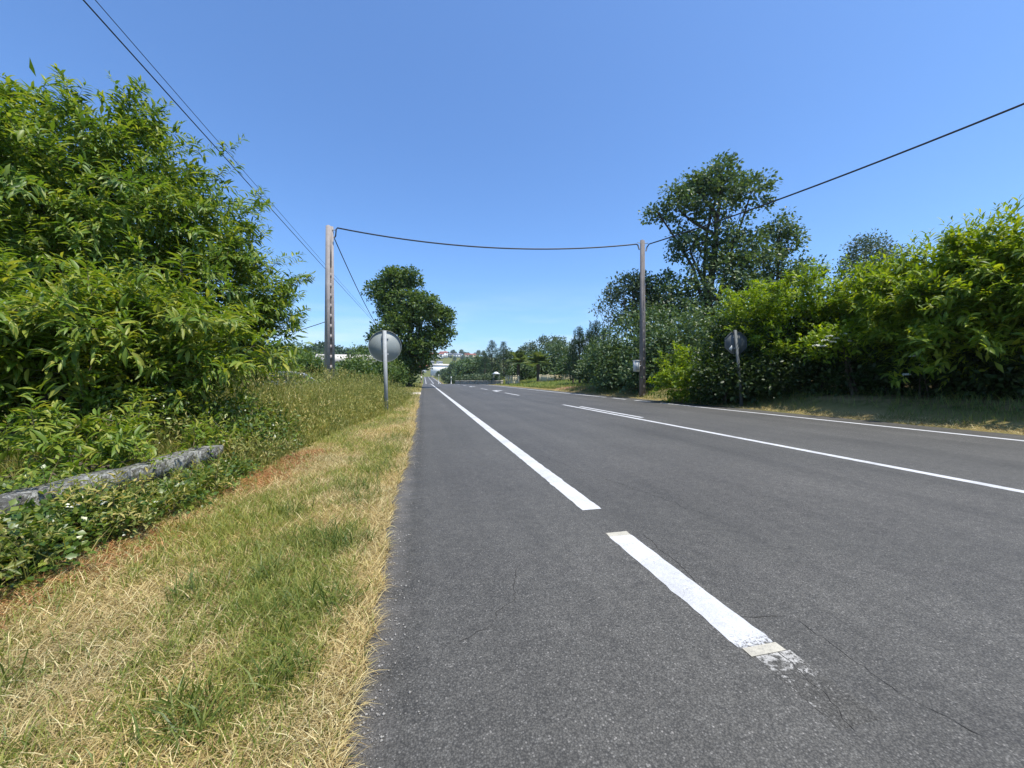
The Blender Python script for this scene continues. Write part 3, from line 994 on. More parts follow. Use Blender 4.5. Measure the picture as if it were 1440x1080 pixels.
s1 = at(543.5, 575, 10.9)
sign('round grey traffic sign seen from behind on a galvanised post in the left verge', s1[0], s1[1], at(540, 487, 10.9), 0.90, 0, at(540, 465, 10.9)[2], -0.022, 'sign_back', 0.10, 0.02)
s2 = at(1043, 560, 13.2)
s2r, s2c, s2d = sign('eight-sided grey sign, colour darkened for hedge shade, seen from behind in front of the right hedge', s2[0], s2[1], at(1037, 482, 13.2), 0.74, 8, at(1034, 464, 13.2)[2], -0.085, 'shaded_sign', 0.09, -0.25)
# pale worn sticker patch low on the eight-sided plate
mb = MB()
mb.poly_prism(np.array([(-.24, -.20), (-.14, -.29), (-.10, -.15), (-.13, -.07), (-.17, -.13)]), s2c + [0, s2d / 2 + .011, 0], (1, 0, 0), (0, 0, 1), np.array([0, -1, 0]), .002)
mb.build('sticker', M['box_grey'], s2r)

# ------------------------------------------------------------------ near left: chestnut, sapling, wall, brambles
tree('chestnut_tree', 'big sweet chestnut tree with long toothed leaves filling the left side', 'tree', (-6.6, 8.6), W([
    (50, 268, 7.5, 1.1), (150, 232, 7.7, .92), (90, 330, 7.0, 1.6), (220, 288, 8.0, 1.0), (0, 350, 6.6, 1.6), (288, 352, 8.6, 1.0),
    (225, 400, 7.7, 1.35), (325, 430, 9.0, .95), (360, 475, 9.3, .7), (120, 450, 7.2, 1.6), (-90, 310, 7.2, 1.7), (-80, 450, 6.6, 1.8), (290, 510, 8.9, 1.1), (350, 530, 9.4, .7)]),
     'bough', 'chestnut', 560, 0.2, leaf_l=.175, leaf_w=.040, m=14, length=.42, inner=2.6, size=.55, subs=3, low=-.7, droop=.35, bough=8, reach=.75, lo=.7, hi=1.08, shrink=.9)
tree('chestnut_sapling', 'low bright green chestnut regrowth leaning over the stone wall', 'shrub', (-4.3, 5.2), W([
    (50, 505, 4.7, .72), (170, 490, 4.9, .58), (255, 500, 5.1, .40), (-50, 530, 4.3, .8), (120, 545, 4.5, .42), (215, 540, 4.9, .36), (300, 512, 5.3, .22)]),
     'bough', 'chestnut_low', 190, 0.06, bough=7, reach=.6, lo=.6, leaf_l=.165, leaf_w=.036, m=14, length=.40, inner=1.3, size=.4, subs=1, low=-.6, up=.25, droop=.32, stems=3, trunk_name='stem', crown_name='foliage')
tree('chestnut_sprout', 'small leafy chestnut sprout drooping onto the top of the stone wall', 'shrub', (-3.1, 3.9), W([
    (90, 655, 3.3, .16), (150, 650, 3.5, .2), (210, 640, 3.7, .2), (250, 655, 3.9, .14), (300, 640, 4.4, .22), (40, 640, 3.4, .22)]),
     'bough', 'chestnut_low', 30, 0.02, bough=5, reach=.22, leaf_l=.11, leaf_w=.026, m=12, length=.22, inner=.2, size=.2, subs=0, low=-.3, up=.2, stems=4, twigs=1, trunk_name='stem', crown_name='foliage')


def stone_wall(name, label, pts, hgt, wid, mat='stone', group=None, step=.55, jitter=.035):
    """a low wall of rough blocks along a line"""
    pts = np.asarray(pts, float)
    root = tag(empty(name, (pts[0][0], pts[0][1], gz(pts[0][0], pts[0][1]))), label, 'wall', group)
    mb = MB()
    for a, b in zip(pts[:-1], pts[1:]):
        L = np.linalg.norm(b - a); d = (b - a) / L; rz = math.atan2(d[1], d[0])
        s = 0.0
        while s < L:
            w = min(step * (.7 + .7 * rng.random()), L - s + .02)
            c = a + d * (s + w / 2)
            g = gz(c[0], c[1])
            for lay in range(2):
                h = hgt * (.56 if lay == 0 else .44)
                zc = g + (hgt * .28 if lay == 0 else hgt * .78) - (.1 if lay == 0 else 0)
                if lay: zc += rng.normal() * .010 * min(1, hgt * 3)
                n = 5
                # rough block: a subdivided box with pushed corners
                gx_, gy_, gz_ = np.meshgrid(np.linspace(-.5, .5, n), np.linspace(-.5, .5, 3), np.linspace(-.5, .5, 3), indexing='ij')
                wl_ = w * (.97 if lay else .93)
                P = np.stack([gx_ * wl_, gy_ * wid * (1.0 + .12 * rng.random() if lay else 1.0), gz_ * (h + (.2 if lay == 0 else 0.03))], -1)
                P += rng.normal(size=P.shape) * jitter * np.array([.5, .8, .7]) * min(1, hgt * 3)
                sh = P.shape[:3]
                ind = np.arange(np.prod(sh)).reshape(sh)
                Qs = []
                for s0, s1 in ((ind[0], 1), (ind[-1], 0)): Qs.append((s0, s1))
                for s0, s1 in ((ind[:, 0], 0), (ind[:, -1], 1)): Qs.append((s0, s1))
                for s0, s1 in ((ind[:, :, 0], 1), (ind[:, :, -1], 0)): Qs.append((s0, s1))
                qq = []
                for f, fl in Qs:
                    q_ = np.stack([f[:-1, :-1], f[1:, :-1], f[1:, 1:], f[:-1, 1:]], -1).reshape(-1, 4)
                    qq.append(q_[:, ::-1] if fl else q_)
                P = P.reshape(-1, 3)
                ca_, sa_ = math.cos(rz), math.sin(rz)
                P = np.stack([P[:, 0] * ca_ - P[:, 1] * sa_ + c[0], P[:, 0] * sa_ + P[:, 1] * ca_ + c[1], P[:, 2] + zc], 1)
                mb.add(local(P, root), Q=np.concatenate(qq))
            s += w
    mb.build('masonry', M[mat], root)
    return root


stone_wall('stone_wall', 'low lichen-spotted stone wall half buried in brambles under the chestnut', [(-2.75, .6), (-2.52, 2.4), (-2.34, 3.6), (-2.22, 4.75)], .26, .2, step=.6, jitter=.009)

# brambles in front of the wall
bt = -2.0


def mound(name, label, cat, foot, n, leaf, leaf_l, leaf_w, m=5, size=.16, group=None, stems=18, tpl=T_OVAL, flowers=0, kind='clump', length=.25):
    """low patch of leafy stems; foot: list of (x, y, radius, height)"""
    L = np.asarray(foot, float)
    b = L[0]
    root = tag(empty(name, (b[0], b[1], gz(b[0], b[1]))), label, cat, group)
    w = L[:, 2] ** 2 * (0.3 + L[:, 3]); w /= w.sum()
    i = rng.choice(len(L), n, p=w)
    a = rng.random(n) * 6.283
    rr = np.sqrt(rng.random(n))
    h = np.sqrt(np.clip(1 - rr ** 2, 0, 1)) * (1.12 - 0.9 * rng.random(n) ** 1.6)
    P = np.stack([L[i, 0] + np.cos(a) * rr * L[i, 2], L[i, 1] + np.sin(a) * rr * L[i, 2], h * L[i, 3]], 1)
    P[:, 2] += H(P[:, 0], P[:, 1]) + .02
    D = unit(np.stack([np.cos(a) * rr, np.sin(a) * rr, .4 + h], 1))
    lv = Leaves()
    mb = MB()
    D = unit(D + .6 * rng.normal(size=D.shape))
    if kind == 'clump': clumps(lv, P, D, m, size, leaf_l, leaf_w, tpl, .6)
    else: shoots(lv, P, D, length, m, leaf_l, leaf_w, tpl, up=.6, wood=mb)
    lv.build('foliage', M[leaf], root)
    for _ in range(stems):
        k = rng.integers(n)
        j = i[k]
        s = np.array([L[j, 0] + rng.normal() * L[j, 2] * .3, L[j, 1] + rng.normal() * L[j, 2] * .3, 0]); s[2] = gz(s[0], s[1]) - .03
        limb(mb, s, P[k], .006 + .01 * L[j, 3], .003, 5, .3, 4)
    mb.v = [local(v, root) for v in mb.v]
    mb.build('stem', M['twig'], root)
    if flowers:
        for k in rng.choice(n, flowers):
            lv = Leaves()
            p = P[k] + rng.normal(size=(5, 3)) * .008 + [0, 0, .05]
            lv.add(*leaf_verts(p, rng.normal(size=(5, 3)), np.tile([0.3, -.3, 1.0], (5, 1)), np.full(5, .02), np.full(5, .018), T_DIA))
            lv.build('flower', M['flower'], root)
    return root


mound('bramble_patch', 'low bramble thicket with small white flowers in front of the stone wall', 'bramble',
      [(-2.15, 2.4, .34, .22), (-2.07, 2.9, .32, .2), (-2.3, 1.9, .40, .25), (-1.95, 3.4, .26, .14), (-1.9, 3.9, .22, .11), (-2.45, 1.3, .5, .27), (-1.92, 4.4, .2, .12)],
      4300, 'bramble', .034, .025, 6, .13, stems=80, flowers=14)
mound('weed_tangle', 'tangle of thin-leaved weeds growing up through the brambles by the wall', 'weeds',
      [(-2.2, 2.2, .4, .26), (-2.0, 3.0, .35, .24), (-1.85, 3.7, .22, .14), (-2.45, 1.5, .5, .3), (-1.95, 4.9, .26, .24)], 420, 'tall_grass', .055, .013, 12, group=None, stems=40, tpl=T_DIA, kind='shoot', length=.16)
mound('wall_creeper', 'trailing sprigs hanging over the top of the low stone wall', 'creeper',
      [(-2.42, 3.1, .16, .34), (-2.6, 1.9, .2, .36), (-2.33, 3.9, .12, .33), (-2.7, 1.2, .25, .38), (-2.27, 4.6, .16, .36)], 150, 'chestnut_low', .06, .026, 9, stems=14, tpl=T_OVAL, kind='shoot', length=.2)
mound('bramble_patch', 'green creeper spilling over the left end of the stone wall', 'bramble',
      [(-3.15, 2.1, .3, .36), (-3.1, 2.8, .3, .34), (-2.8, 3.5, .16, .30)], 650, 'bramble', .036, .026, 6, .13, stems=20)
mound('vetch_shrub', 'dark green scrambling shrub at the far end of the stone wall', 'shrub',
      [(-2.15, 5.4, .5, .45), (-2.5, 5.9, .65, .65), (-2.15, 6.2, .4, .4), (-3.2, 5.6, .8, .8)], 1500, 'bramble', .055, .026, 6, .2, stems=50)
# ------------------------------------------------------------------ grass
def in_view(P, margin=.12):
    c = math.cos(PSI); s = math.sin(PSI)
    d = P[:, 0] * s + P[:, 1] * c
    r = P[:, 0] * c - P[:, 1] * s
    return (d > .35) & (np.abs(r) < (720 / F + margin) * d + .3)


def blades(xy, hgt, wid, lean, bend=.35, az=None):
    """one three-sided blade per point: quad + tip"""
    n = len(xy)
    z = H(xy[:, 0], xy[:, 1]) - .005
    b = np.stack([xy[:, 0], xy[:, 1], z], 1)
    a = rng.random(n) * 6.283 if az is None else az
    dr = np.stack([np.cos(a), np.sin(a), np.zeros(n)], 1)
    sd = np.stack([-np.sin(a), np.cos(a), np.zeros(n)], 1)
    tw = rng.random(n) * 6.283
    sd2 = sd * np.cos(tw)[:, None] + dr * np.sin(tw)[:, None]
    sl, cl = np.sin(lean)[:, None], np.cos(lean)[:, None]
    upv = np.array([0, 0, 1.0])
    mid = b + (dr * sl + upv * cl) * (hgt * .55)[:, None]
    le2 = np.clip(lean + bend * (.4 + rng.random(n)), 0, 1.75)
    tip = mid + (dr * np.sin(le2)[:, None] + upv * np.cos(le2)[:, None]) * (hgt * .45)[:, None]
    w = (wid / 2)[:, None]
    V = np.stack([b - sd2 * w, b + sd2 * w, mid + sd2 * w * .8, mid - sd2 * w * .8, tip], 1).reshape(-1, 3)
    o = (np.arange(n) * 5)[:, None]
    return V, [o + np.array([3, 2, 4]), o + np.array([0, 1, 2, 3])]


def left_edge(y): return np.interp(y, ry, jit) - .20


def toe(y): return np.interp(y, [0, 2.3, 3, 3.7, 5, 6.7, 8.5, 10.7, 13, 20], [-2.1, -1.95, -1.76, -1.66, -1.68, -1.62, -1.4, -1.02, -.8, -.6])


def pnoise(x, y, f, seed):
    r = np.random.default_rng(seed)
    o = np.zeros_like(x)
    for k in range(6):
        a = r.random() * 6.283; q = f * (.6 + 1.4 * r.random())
        o += np.sin((x * math.cos(a) + y * math.sin(a)) * q + r.random() * 6.283)
    return o / 3.2


def scatter(n, y0, y1, pw=1.6):
    """points over the near verge, thinning out with distance"""
    u = rng.random(n)
    y = (y0 ** (1 - pw) + u * (y1 ** (1 - pw) - y0 ** (1 - pw))) ** (1 / (1 - pw))
    le, to = left_edge(y), toe(y) - .25
    x = to + (le - to) * rng.random(n)
    P = np.stack([x, y], 1)
    return P[in_view(P)]


def fill(P, keep): return P[keep]


# straw lying flat over the whole near verge
P = scatter(230000, .55, 16)
g1 = pnoise(P[:, 0], P[:, 1], 4.5, 3) + .6 * pnoise(P[:, 0], P[:, 1], 13, 4)
edge_d = left_edge(P[:, 1]) - P[:, 0]
keep = rng.random(len(P)) < np.where(edge_d < .22, 1.0, np.clip(.42 - .4 * g1, .10, 1))
P = P[keep]; n = len(P)
sc = 1 + .10 * np.clip(P[:, 1] - 2, 0, 12)
lv = Leaves()
lv.add(*blades(P, (.035 + .075 * rng.random(n)) * (1 + .03 * P[:, 1]), (.0018 + .0018 * rng.random(n)) * sc, np.radians(42 + 45 * rng.random(n)), .5))
tag(lv.build('dry_grass', M['straw']), kind='stuff')
# green blades standing in patches between the straw
P = scatter(190000, .55, 16)
g1 = pnoise(P[:, 0], P[:, 1], 4.5, 3) + .6 * pnoise(P[:, 0], P[:, 1], 13, 4)
edge_d = left_edge(P[:, 1]) - P[:, 0]
keep = (rng.random(len(P)) < np.clip(.5 + .6 * g1, .10, 1)) & ((edge_d > .14) | (rng.random(len(P)) < .12))
P = P[keep]; n = len(P)
sc = 1 + .10 * np.clip(P[:, 1] - 2, 0, 12)
lv = Leaves()
lv.add(*blades(P, (.025 + .065 * rng.random(n)) * (1 + .04 * P[:, 1]), (.0022 + .0022 * rng.random(n)) * sc, np.radians(12 + 55 * rng.random(n)), .5))
tag(lv.build('green_grass', M['grass']), kind='stuff')
# lush darker tufts
tuf = [(-.62, 2.55, .16), (-.42, 2.45, .12), (-.50, 1.75, .13), (-.36, 1.80, .08), (-1.0, 2.05, .10), (-.75, 2.15, .08), (-.45, 4.3, .22), (-.35, 5.3, .2), (-.6, 3.7, .18), (-1.35, 1.5, .10), (-.7, 1.35, .07), (-.45, 1.4, .06), (-.4, 6.6, .3), (-.95, 3.1, .12), (-.62, 1.25, .06), (-.5, 3.3, .14)]
XY = []
for x, y, r in tuf:
    k = int(80 + 640 * r)
    XY.append(np.array([x, y]) + rng.normal(size=(k, 2)) * r * .62)
P = np.concatenate(XY); P = P[P[:, 0] < left_edge(P[:, 1]) - .02]; n = len(P)
lv = Leaves()
lv.add(*blades(P, .06 + .13 * rng.random(n) ** 1.5, .0035 + .003 * rng.random(n), np.radians(10 + 55 * rng.random(n)), .6))
tag(lv.build('lush_grass', M['deep_grass']), kind='stuff')
# rusty dead fern litter along the foot of the brambles
n = 26000
y = 1.6 + 4.2 * rng.random(n)
x = toe(y) + .08 + rng.normal(size=n) * .13
P = np.stack([x, y], 1); P = P[rng.random(n) < np.clip(.6 + .8 * pnoise(x, y, 3.2, 9), .05, 1)]; n = len(P)
lv = Leaves()
lv.add(*blades(P, .04 + .09 * rng.random(n), .003 + .005 * rng.random(n), np.radians(55 + 33 * rng.random(n)), .6))
tag(lv.build('dead_fern', M['fern']), kind='stuff')
# tall seeding grass and weeds on the left bank
n = 90000
y = 4.8 + 16 * rng.random(n) ** 1.3
x = toe(y) - .02 - 4.2 * rng.random(n) ** 1.4
P = np.stack([x, y], 1)
P = P[in_view(P)]; n = len(P)
dd = np.clip((toe(P[:, 1]) - P[:, 0]) / 1.2, 0, 1)
hh = (.16 + .62 * dd) * (.5 + .65 * rng.random(n)) * np.clip((P[:, 1] - 3.5) / 3, .5, 1)
lv = Leaves()
lv.add(*blades(P, hh, .005 + .006 * rng.random(n), np.radians(4 + 34 * rng.random(n) ** 1.4), .5))
k = rng.random(n) < .05
S_ = P[k]; ns = len(S_)
V, F_ = blades(S_, hh[k] * 1.25 + .1, np.full(ns, .004), np.radians(3 + 15 * rng.random(ns)), .35)
lv.add(V, F_)
tipz = V.reshape(-1, 5, 3)[:, 4]
for j in range(5):
    q_ = tipz - np.array([0, 0, .03]) * j + rng.normal(size=tipz.shape) * .006
    lv.add(*leaf_verts(q_, rng.normal(size=q_.shape) * .5 + [0, 0, 1.0], rng.normal(size=q_.shape), np.full(ns, .06), np.full(ns, .018), T_DIA))
tag(lv.build('tall_grass', M['tall_grass']), kind='stuff')
n = 3200
y = 5.2 + 13 * rng.random(n) ** 1.3
x = toe(y) - .12 - 2.6 * rng.random(n)
P3 = np.stack([x, y, H(x, y) + (.05 + .42 * rng.random(n)) * np.clip((toe(y) - x) / 1.0, .2, 1)], 1)
P3 = P3[in_view(P3[:, :2])]
lv = Leaves()
clumps(lv, P3, np.tile([0.2, -.3, 1.0], (len(P3), 1)), 7, .18, .065, .024, T_DIA)
tag(lv.build('weeds', M['tall_grass']), kind='stuff')


n = 2600
y = .6 + 11 * rng.random(n) ** 1.7
x = left_edge(y) + .03 + np.abs(rng.normal(size=n)) * .06 - .03 * (rng.random(n) < .4)
P3 = np.stack([x, y, np.full(n, .002)], 1)[in_view(np.stack([x, y], 1))]
n = len(P3)
oc = np.array([(1, 0, 0), (-1, 0, 0), (0, 1, 0), (0, -1, 0), (0, 0, .8), (0, 0, -.6)], float)
r_ = (.0018 + .005 * rng.random(n) ** 3)[:, None, None]
V = P3[:, None] + r_ * (oc[None] * (.6 + .7 * rng.random((n, 6, 1))))
o_ = (np.arange(n) * 6)[:, None]
lv = Leaves()
lv.add(V.reshape(-1, 3), [(np.array([(0, 2, 4), (2, 1, 4), (1, 3, 4), (3, 0, 4), (2, 0, 5), (1, 2, 5), (3, 1, 5), (0, 3, 5)])[None] + o_[:, None]).reshape(-1, 3)])
tag(lv.build('loose_gravel', M['pebble']), kind='stuff')


def band(name, n, xr, yr, h, w, mat, lean=(5, 45), pw=1.0, wob=.15, mask=None):
    y = yr[0] + (yr[1] - yr[0]) * rng.random(n) ** pw
    x0 = xr[0] + wob * pnoise(y, y * 0, 1.7, 21)
    x = x0 + (xr[1] - xr[0]) * rng.random(n)
    P = np.stack([x, y], 1)
    P = P[in_view(P)]
    if mask is not None: P = P[mask(P)]
    n = len(P)
    lv = Leaves()
    s = np.clip(P[:, 1] / 14, 1, 5)
    lv.add(*blades(P, (h[0] + (h[1] - h[0]) * rng.random(n)), (w[0] + (w[1] - w[0]) * rng.random(n)) * s, np.radians(lean[0] + (lean[1] - lean[0]) * rng.random(n)), .5))
    return tag(lv.build(name, M[mat]), kind='stuff')


off_path = lambda P: np.abs(P[:, 1] - (26.5 + (P[:, 0] + .2) * .62)) > 1.5
band('verge_straw', 16000, (10.26, 10.9), (3, 40), (.03, .11), (.004, .008), 'straw', (30, 80), 1.5, .06)
band('verge_grass', 13000, (10.6, 11.8), (3, 40), (.06, .22), (.005, .010), 'deep_grass', (5, 40), 1.4, .2, lambda P: pnoise(P[:, 0] * .5, P[:, 1], 1.3, 31) > -.25)
band('verge_grass', 16000, (10.9, 24), (20, 85), (.10, .32), (.008, .014), 'grass', (5, 45), 1.0, .4)
band('verge_grass', 9000, (11.2, 20), (3, 22), (.10, .40), (.006, .012), 'deep_grass', (5, 40))
band('verge_grass', 9000, (-4.5, -.32), (14, 90), (.08, .30), (.006, .010), 'grass', (5, 45), 1.3, .05, off_path)
band('verge_straw', 9000, (-2.2, -.26), (12, 80), (.05, .22), (.005, .009), 'straw', (15, 70), 1.4, .05, off_path)
band('creeper_grass', 1500, (-2.5, -1.75), (1.2, 5.4), (.12, .42), (.003, .006), 'tall_grass', (5, 45), 1.0, .05)
band('field_grass', 16000, (-26, -4.5), (12, 60), (.15, .55), (.01, .02), 'tall_grass', (5, 40), 1.0, .3, off_path)
# ------------------------------------------------------------------ trees of the middle distance
tree('oak_tree', 'dark leaning roadside tree with ivy on its trunk, left of the road ahead', 'tree', (-1.5, 42.3), W([
    (552, 402, 41, 1.7), (532, 410, 41, 1.1), (577, 396, 41, 1.2), (566, 435, 41, 2.3), (594, 440, 40, 2.1), (617, 447, 41, 1.3), (624, 464, 41, 1.1),
    (607, 482, 40.5, 1.4), (562, 470, 40, 2.4), (590, 492, 40, 1.7), (536, 474, 41, 1.2), (574, 510, 41, 1.8), (570, 530, 41, 1.5)]),
     'clump', 'oak_warm', 640, .32, leaf_l=.28, leaf_w=.17, m=26, size=.62, inner=.6, hi=1.12, shrink=.92, subs=4, low=-.6, flat=.6)
for px, py, d, r, lb in ((520, 512, 34, 1.5, 'round dark bush just left of the roadside tree'), (497, 522, 28, .9, 'low bush behind the tall grass left of the round sign'),
                         (545, 522, 37, 1.3, 'bush at the foot of the roadside tree'), (405, 508, 27, 1.2, 'rounded bush between the big chestnut and the left pole'),
                         (432, 520, 22, .8, 'scrubby bush directly left of the left pole')):
    c = at(px, py, d)
    tree('bush', lb, 'shrub', (c[0], c[1]), [(*c, r), (c[0] + r * .7, c[1], c[2] - r * .5, r * .7), (c[0] - r * .7, c[1], c[2] - r * .4, r * .7), (c[0], c[1] - .2, c[2] - r, r * .8)],
         'clump', 'oak_warm', 170, .05, group='bushes behind the left bank', leaf_l=.2, leaf_w=.1, m=16, size=.55, inner=.4, subs=2, stems=2, trunk_name='stem', crown_name='foliage')

tall = W([(1000, 285, 26, 1.9), (955, 295, 26, 1.35), (926, 300, 26, .8), (1055, 275, 26, 1.5), (1025, 345, 26, 1.7), (970, 350, 26, 1.4), (1003, 410, 26, 2.6),
          (955, 425, 26, 2.0), (1058, 360, 26, 1.3), (1045, 420, 26, 1.8), (1000, 465, 25, 2.2), (1015, 250, 26, 1.2), (975, 265, 26, 1.0)])
tree('oak_tree', 'tall dark tree rising above the right hedge behind the pole', 'tree', (19.0, 22.6), tall, 'clump', 'oak', 640, .36,
     leaf_l=.22, leaf_w=.14, m=26, size=.5, inner=.3, hi=1.15, lo=.6, shrink=.9, subs=5, low=-.7, flat=.65, twigs=4)
tree('oak_tree', 'slimmer tree with an open ragged top, right beside the tall dark one', 'tree', (23.2, 22.6), W([
    (1097, 325, 27, 1.0), (1105, 345, 27, 1.1), (1096, 385, 27, 1.5), (1135, 385, 27, .75), (1120, 400, 27, 1.0), (1080, 420, 27, 1.5), (1100, 440, 27, 1.6)]),
     'clump', 'oak', 250, .2, leaf_l=.22, leaf_w=.13, m=24, size=.48, lo=.6, hi=1.15, inner=.25, subs=2, low=-.7)
tree('oak_tree', 'medium tree with feathery grey-green leaves just left of the right pole', 'tree', (14.6, 23.5), W([
    (876, 412, 27, 1.0), (888, 402, 27, .85), (864, 420, 27, .6), (908, 408, 27, .9), (902, 432, 27, 1.1), (880, 450, 27, .75), (922, 445, 26, 1.4)]),
     'clump', 'eucalyptus', 240, .16, leaf_l=.20, leaf_w=.11, m=20, size=.48, lo=.6, hi=1.12, inner=.2, subs=2, low=-.6)
tree('young_tree', 'thin see-through sapling left of the medium tree by the right pole', 'tree', (13.2, 26.0), W([
    (852, 435, 29, .55), (862, 425, 29, .45), (858, 455, 29, .5), (842, 437, 29, .35), (870, 462, 29, .6)]),
     'clump', 'eucalyptus', 70, .05, leaf_l=.2, leaf_w=.09, m=11, size=.6, inner=0, subs=1, low=-.6)
for px, py, d, r, lf, lb in ((898, 480, 24.5, 1.9, 'oak', 'dark bush behind the meter box on the right pole'), (860, 508, 26, 1.15, 'oak', 'dark bush left of the right pole'),
                             (945, 480, 22, 1.7, 'oak', 'dark bush right of the right pole'), (880, 520, 24, 1.3, 'oak', 'shaded undergrowth bush at the foot of the right pole'),
                             (990, 480, 20.5, 1.8, 'oak', 'dark bush under the tall tree'), (925, 520, 21, 1.2, 'oak', 'shaded bush low behind the right pole'),
                             (838, 518, 33, .9, 'far_leaf', 'olive bush next to the young pines')):
    c = at(px, py, d)
    b = gz(c[0], c[1])
    lum = [(*c, r), (c[0] + r * .8, c[1] + .3, c[2] - r * .3, r * .75), (c[0] - r * .8, c[1], c[2] - r * .4, r * .75), (c[0], c[1] + .2, max(c[2] - r * .9, b + .5), r * .85)]
    tree('bush', lb, 'shrub', (c[0], c[1]), lum, 'clump', lf, 230, .07, group='dark bushes round the right pole', leaf_l=.19, leaf_w=.10, m=15, size=.6, inner=.5, subs=2, stems=3, trunk_name='stem', crown_name='foliage')

# the hedge along the right-hand verge
hedge = [
    ('light yellow-green shrub between the right pole and the eight-sided sign', [(962, 512, 17, .75), (985, 500, 16.8, .7), (950, 530, 17.2, .5), (1000, 525, 16.6, .7), (975, 535, 17, .6)], 'hedge', 330),
    ('yellow-green shrub right behind the eight-sided sign', [(1050, 440, 15, .95), (1030, 470, 15.2, .7), (1075, 425, 15, 1.0), (1060, 480, 14.8, .9), (1035, 505, 15.2, .7)], 'hedge', 480),
    ('bright yellow-green hedge shrub second to the right of the eight-sided sign', [(1120, 420, 14.4, 1.05), (1150, 432, 14, 1.0), (1110, 460, 14.3, .9), (1150, 480, 13.8, .9), (1110, 500, 14.3, .8)], 'hedge', 520),
    ('bright yellow-green shrub in the middle of the right hedge', [(1190, 410, 13.6, 1.1), (1225, 430, 12.9, 1.05), (1190, 455, 13.3, .95), (1225, 465, 12.7, .9)], 'hedge', 520),
]
def near(lum, k=.93): return [(a_, b_ + 20, c_ * k, d_ * .95) for a_, b_, c_, d_ in lum]


for lb, lum, lf, n in hedge:
    w_ = W(near(lum, .99 if 'right behind' in lb else .93))
    c = np.mean([q[:2] for q in w_], 0)
    tree('hedge_shrub', lb, 'shrub', (c[0], c[1]), w_, 'bough', lf, n // 6, .06, bough=7, reach=.55, lo=.65, hi=1.1, group='shrubs of the right hedge', leaf_l=.14, leaf_w=.05, m=11, length=.34, size=.5, inner=3.5, subs=2, low=-.5, up=.6, stems=4, droop=.2, trunk_name='stem', crown_name='foliage')
for lb, lum, n in (('chestnut with feathery upright shoots, left of the tallest part of the right hedge', [(1275, 425, 11.8, 1.1), (1300, 415, 11.2, 1.0), (1265, 455, 11.8, 1.0), (1320, 450, 11, 1.1)], 700),
                   ('tall chestnut with long shoots at the right edge of the hedge', [(1350, 415, 10.2, 1.1), (1400, 405, 9.6, 1.15), (1450, 385, 9.0, 1.15), (1350, 450, 10.2, 1.1), (1400, 450, 9.5, 1.1), (1460, 440, 8.9, 1.2), (1530, 390, 8.4, 1.4)], 1250)):
    w_ = W(near(lum))
    c = np.mean([q[:2] for q in w_], 0)
    t_ = tree('chestnut_tree', lb, 'tree', (c[0] + 1.3, c[1] + .5), w_, 'bough', 'hedge_chestnut', n // 6, .10, bough=7, reach=.75, lo=.65, hi=1.08, shrink=.9, group='chestnuts of the right hedge', leaf_l=.20, leaf_w=.055, m=12, length=.42, size=.5, inner=3.5, subs=2, low=-.6, up=.7, stems=3)
    # long upright shoots on top
    lv = Leaves(); mb = MB()
    P, D = shell_points(w_, 90, lo=.9, low=.45)
    shoots(lv, P, unit(D * .4 + np.array([0, 0, 1.0])), 1.3, 18, .21, .05, T_LANCE, up=1.6, droop=.1, wood=mb)
    lv.build('shoot', M['hedge_chestnut'], t_)
# dark undergrowth below and behind, as separate shrubs
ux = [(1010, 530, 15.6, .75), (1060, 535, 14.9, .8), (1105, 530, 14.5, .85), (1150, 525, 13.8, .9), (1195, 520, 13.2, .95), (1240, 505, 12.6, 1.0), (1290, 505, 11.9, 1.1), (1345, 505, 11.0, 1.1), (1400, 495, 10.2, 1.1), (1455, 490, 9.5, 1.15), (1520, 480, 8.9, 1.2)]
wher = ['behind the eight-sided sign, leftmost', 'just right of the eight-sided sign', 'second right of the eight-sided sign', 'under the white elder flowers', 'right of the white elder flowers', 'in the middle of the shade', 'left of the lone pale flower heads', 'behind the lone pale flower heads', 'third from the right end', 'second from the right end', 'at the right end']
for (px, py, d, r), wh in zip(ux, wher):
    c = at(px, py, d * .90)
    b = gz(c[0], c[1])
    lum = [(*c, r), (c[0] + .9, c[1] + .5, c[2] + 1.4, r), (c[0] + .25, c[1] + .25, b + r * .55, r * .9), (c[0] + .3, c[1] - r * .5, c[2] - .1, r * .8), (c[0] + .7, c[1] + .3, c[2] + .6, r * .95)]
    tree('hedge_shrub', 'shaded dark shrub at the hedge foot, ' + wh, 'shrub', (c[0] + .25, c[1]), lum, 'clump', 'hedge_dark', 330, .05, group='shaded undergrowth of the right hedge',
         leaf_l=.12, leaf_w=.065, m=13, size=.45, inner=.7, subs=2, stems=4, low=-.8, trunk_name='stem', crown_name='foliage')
# elder with flat cream flower heads
ec = W([(1185, 485, 11.3, .5), (1210, 480, 11.2, .45), (1160, 488, 11.5, .45)])
er = tree('elder_shrub', 'elder with flat cream flower heads leaning out of the hedge', 'shrub', (ec[0][0] + .5, ec[0][1]), ec, 'clump', 'hedge', 120, .05, leaf_l=.12, leaf_w=.05, m=12, size=.4, inner=.3, subs=1, stems=3, trunk_name='stem', crown_name='foliage')


def flower_head(c, r, root):
    lv = Leaves(); n = 90
    a = rng.random(n) * 6.283; q = np.sqrt(rng.random(n)) * r
    p = np.stack([c[0] + np.cos(a) * q, c[1] + np.sin(a) * q, c[2] + .02 * (1 - (q / r) ** 2) + rng.normal(size=n) * .006], 1)
    lv.add(*leaf_verts(p, rng.normal(size=(n, 3)) * [1, 1, .2], np.tile([-.35, -.25, .9], (n, 1)) + .3 * rng.normal(size=(n, 3)), np.full(n, .035), np.full(n, .035), T_DIA))
    lv.build('flower_head', M['flower'], root)


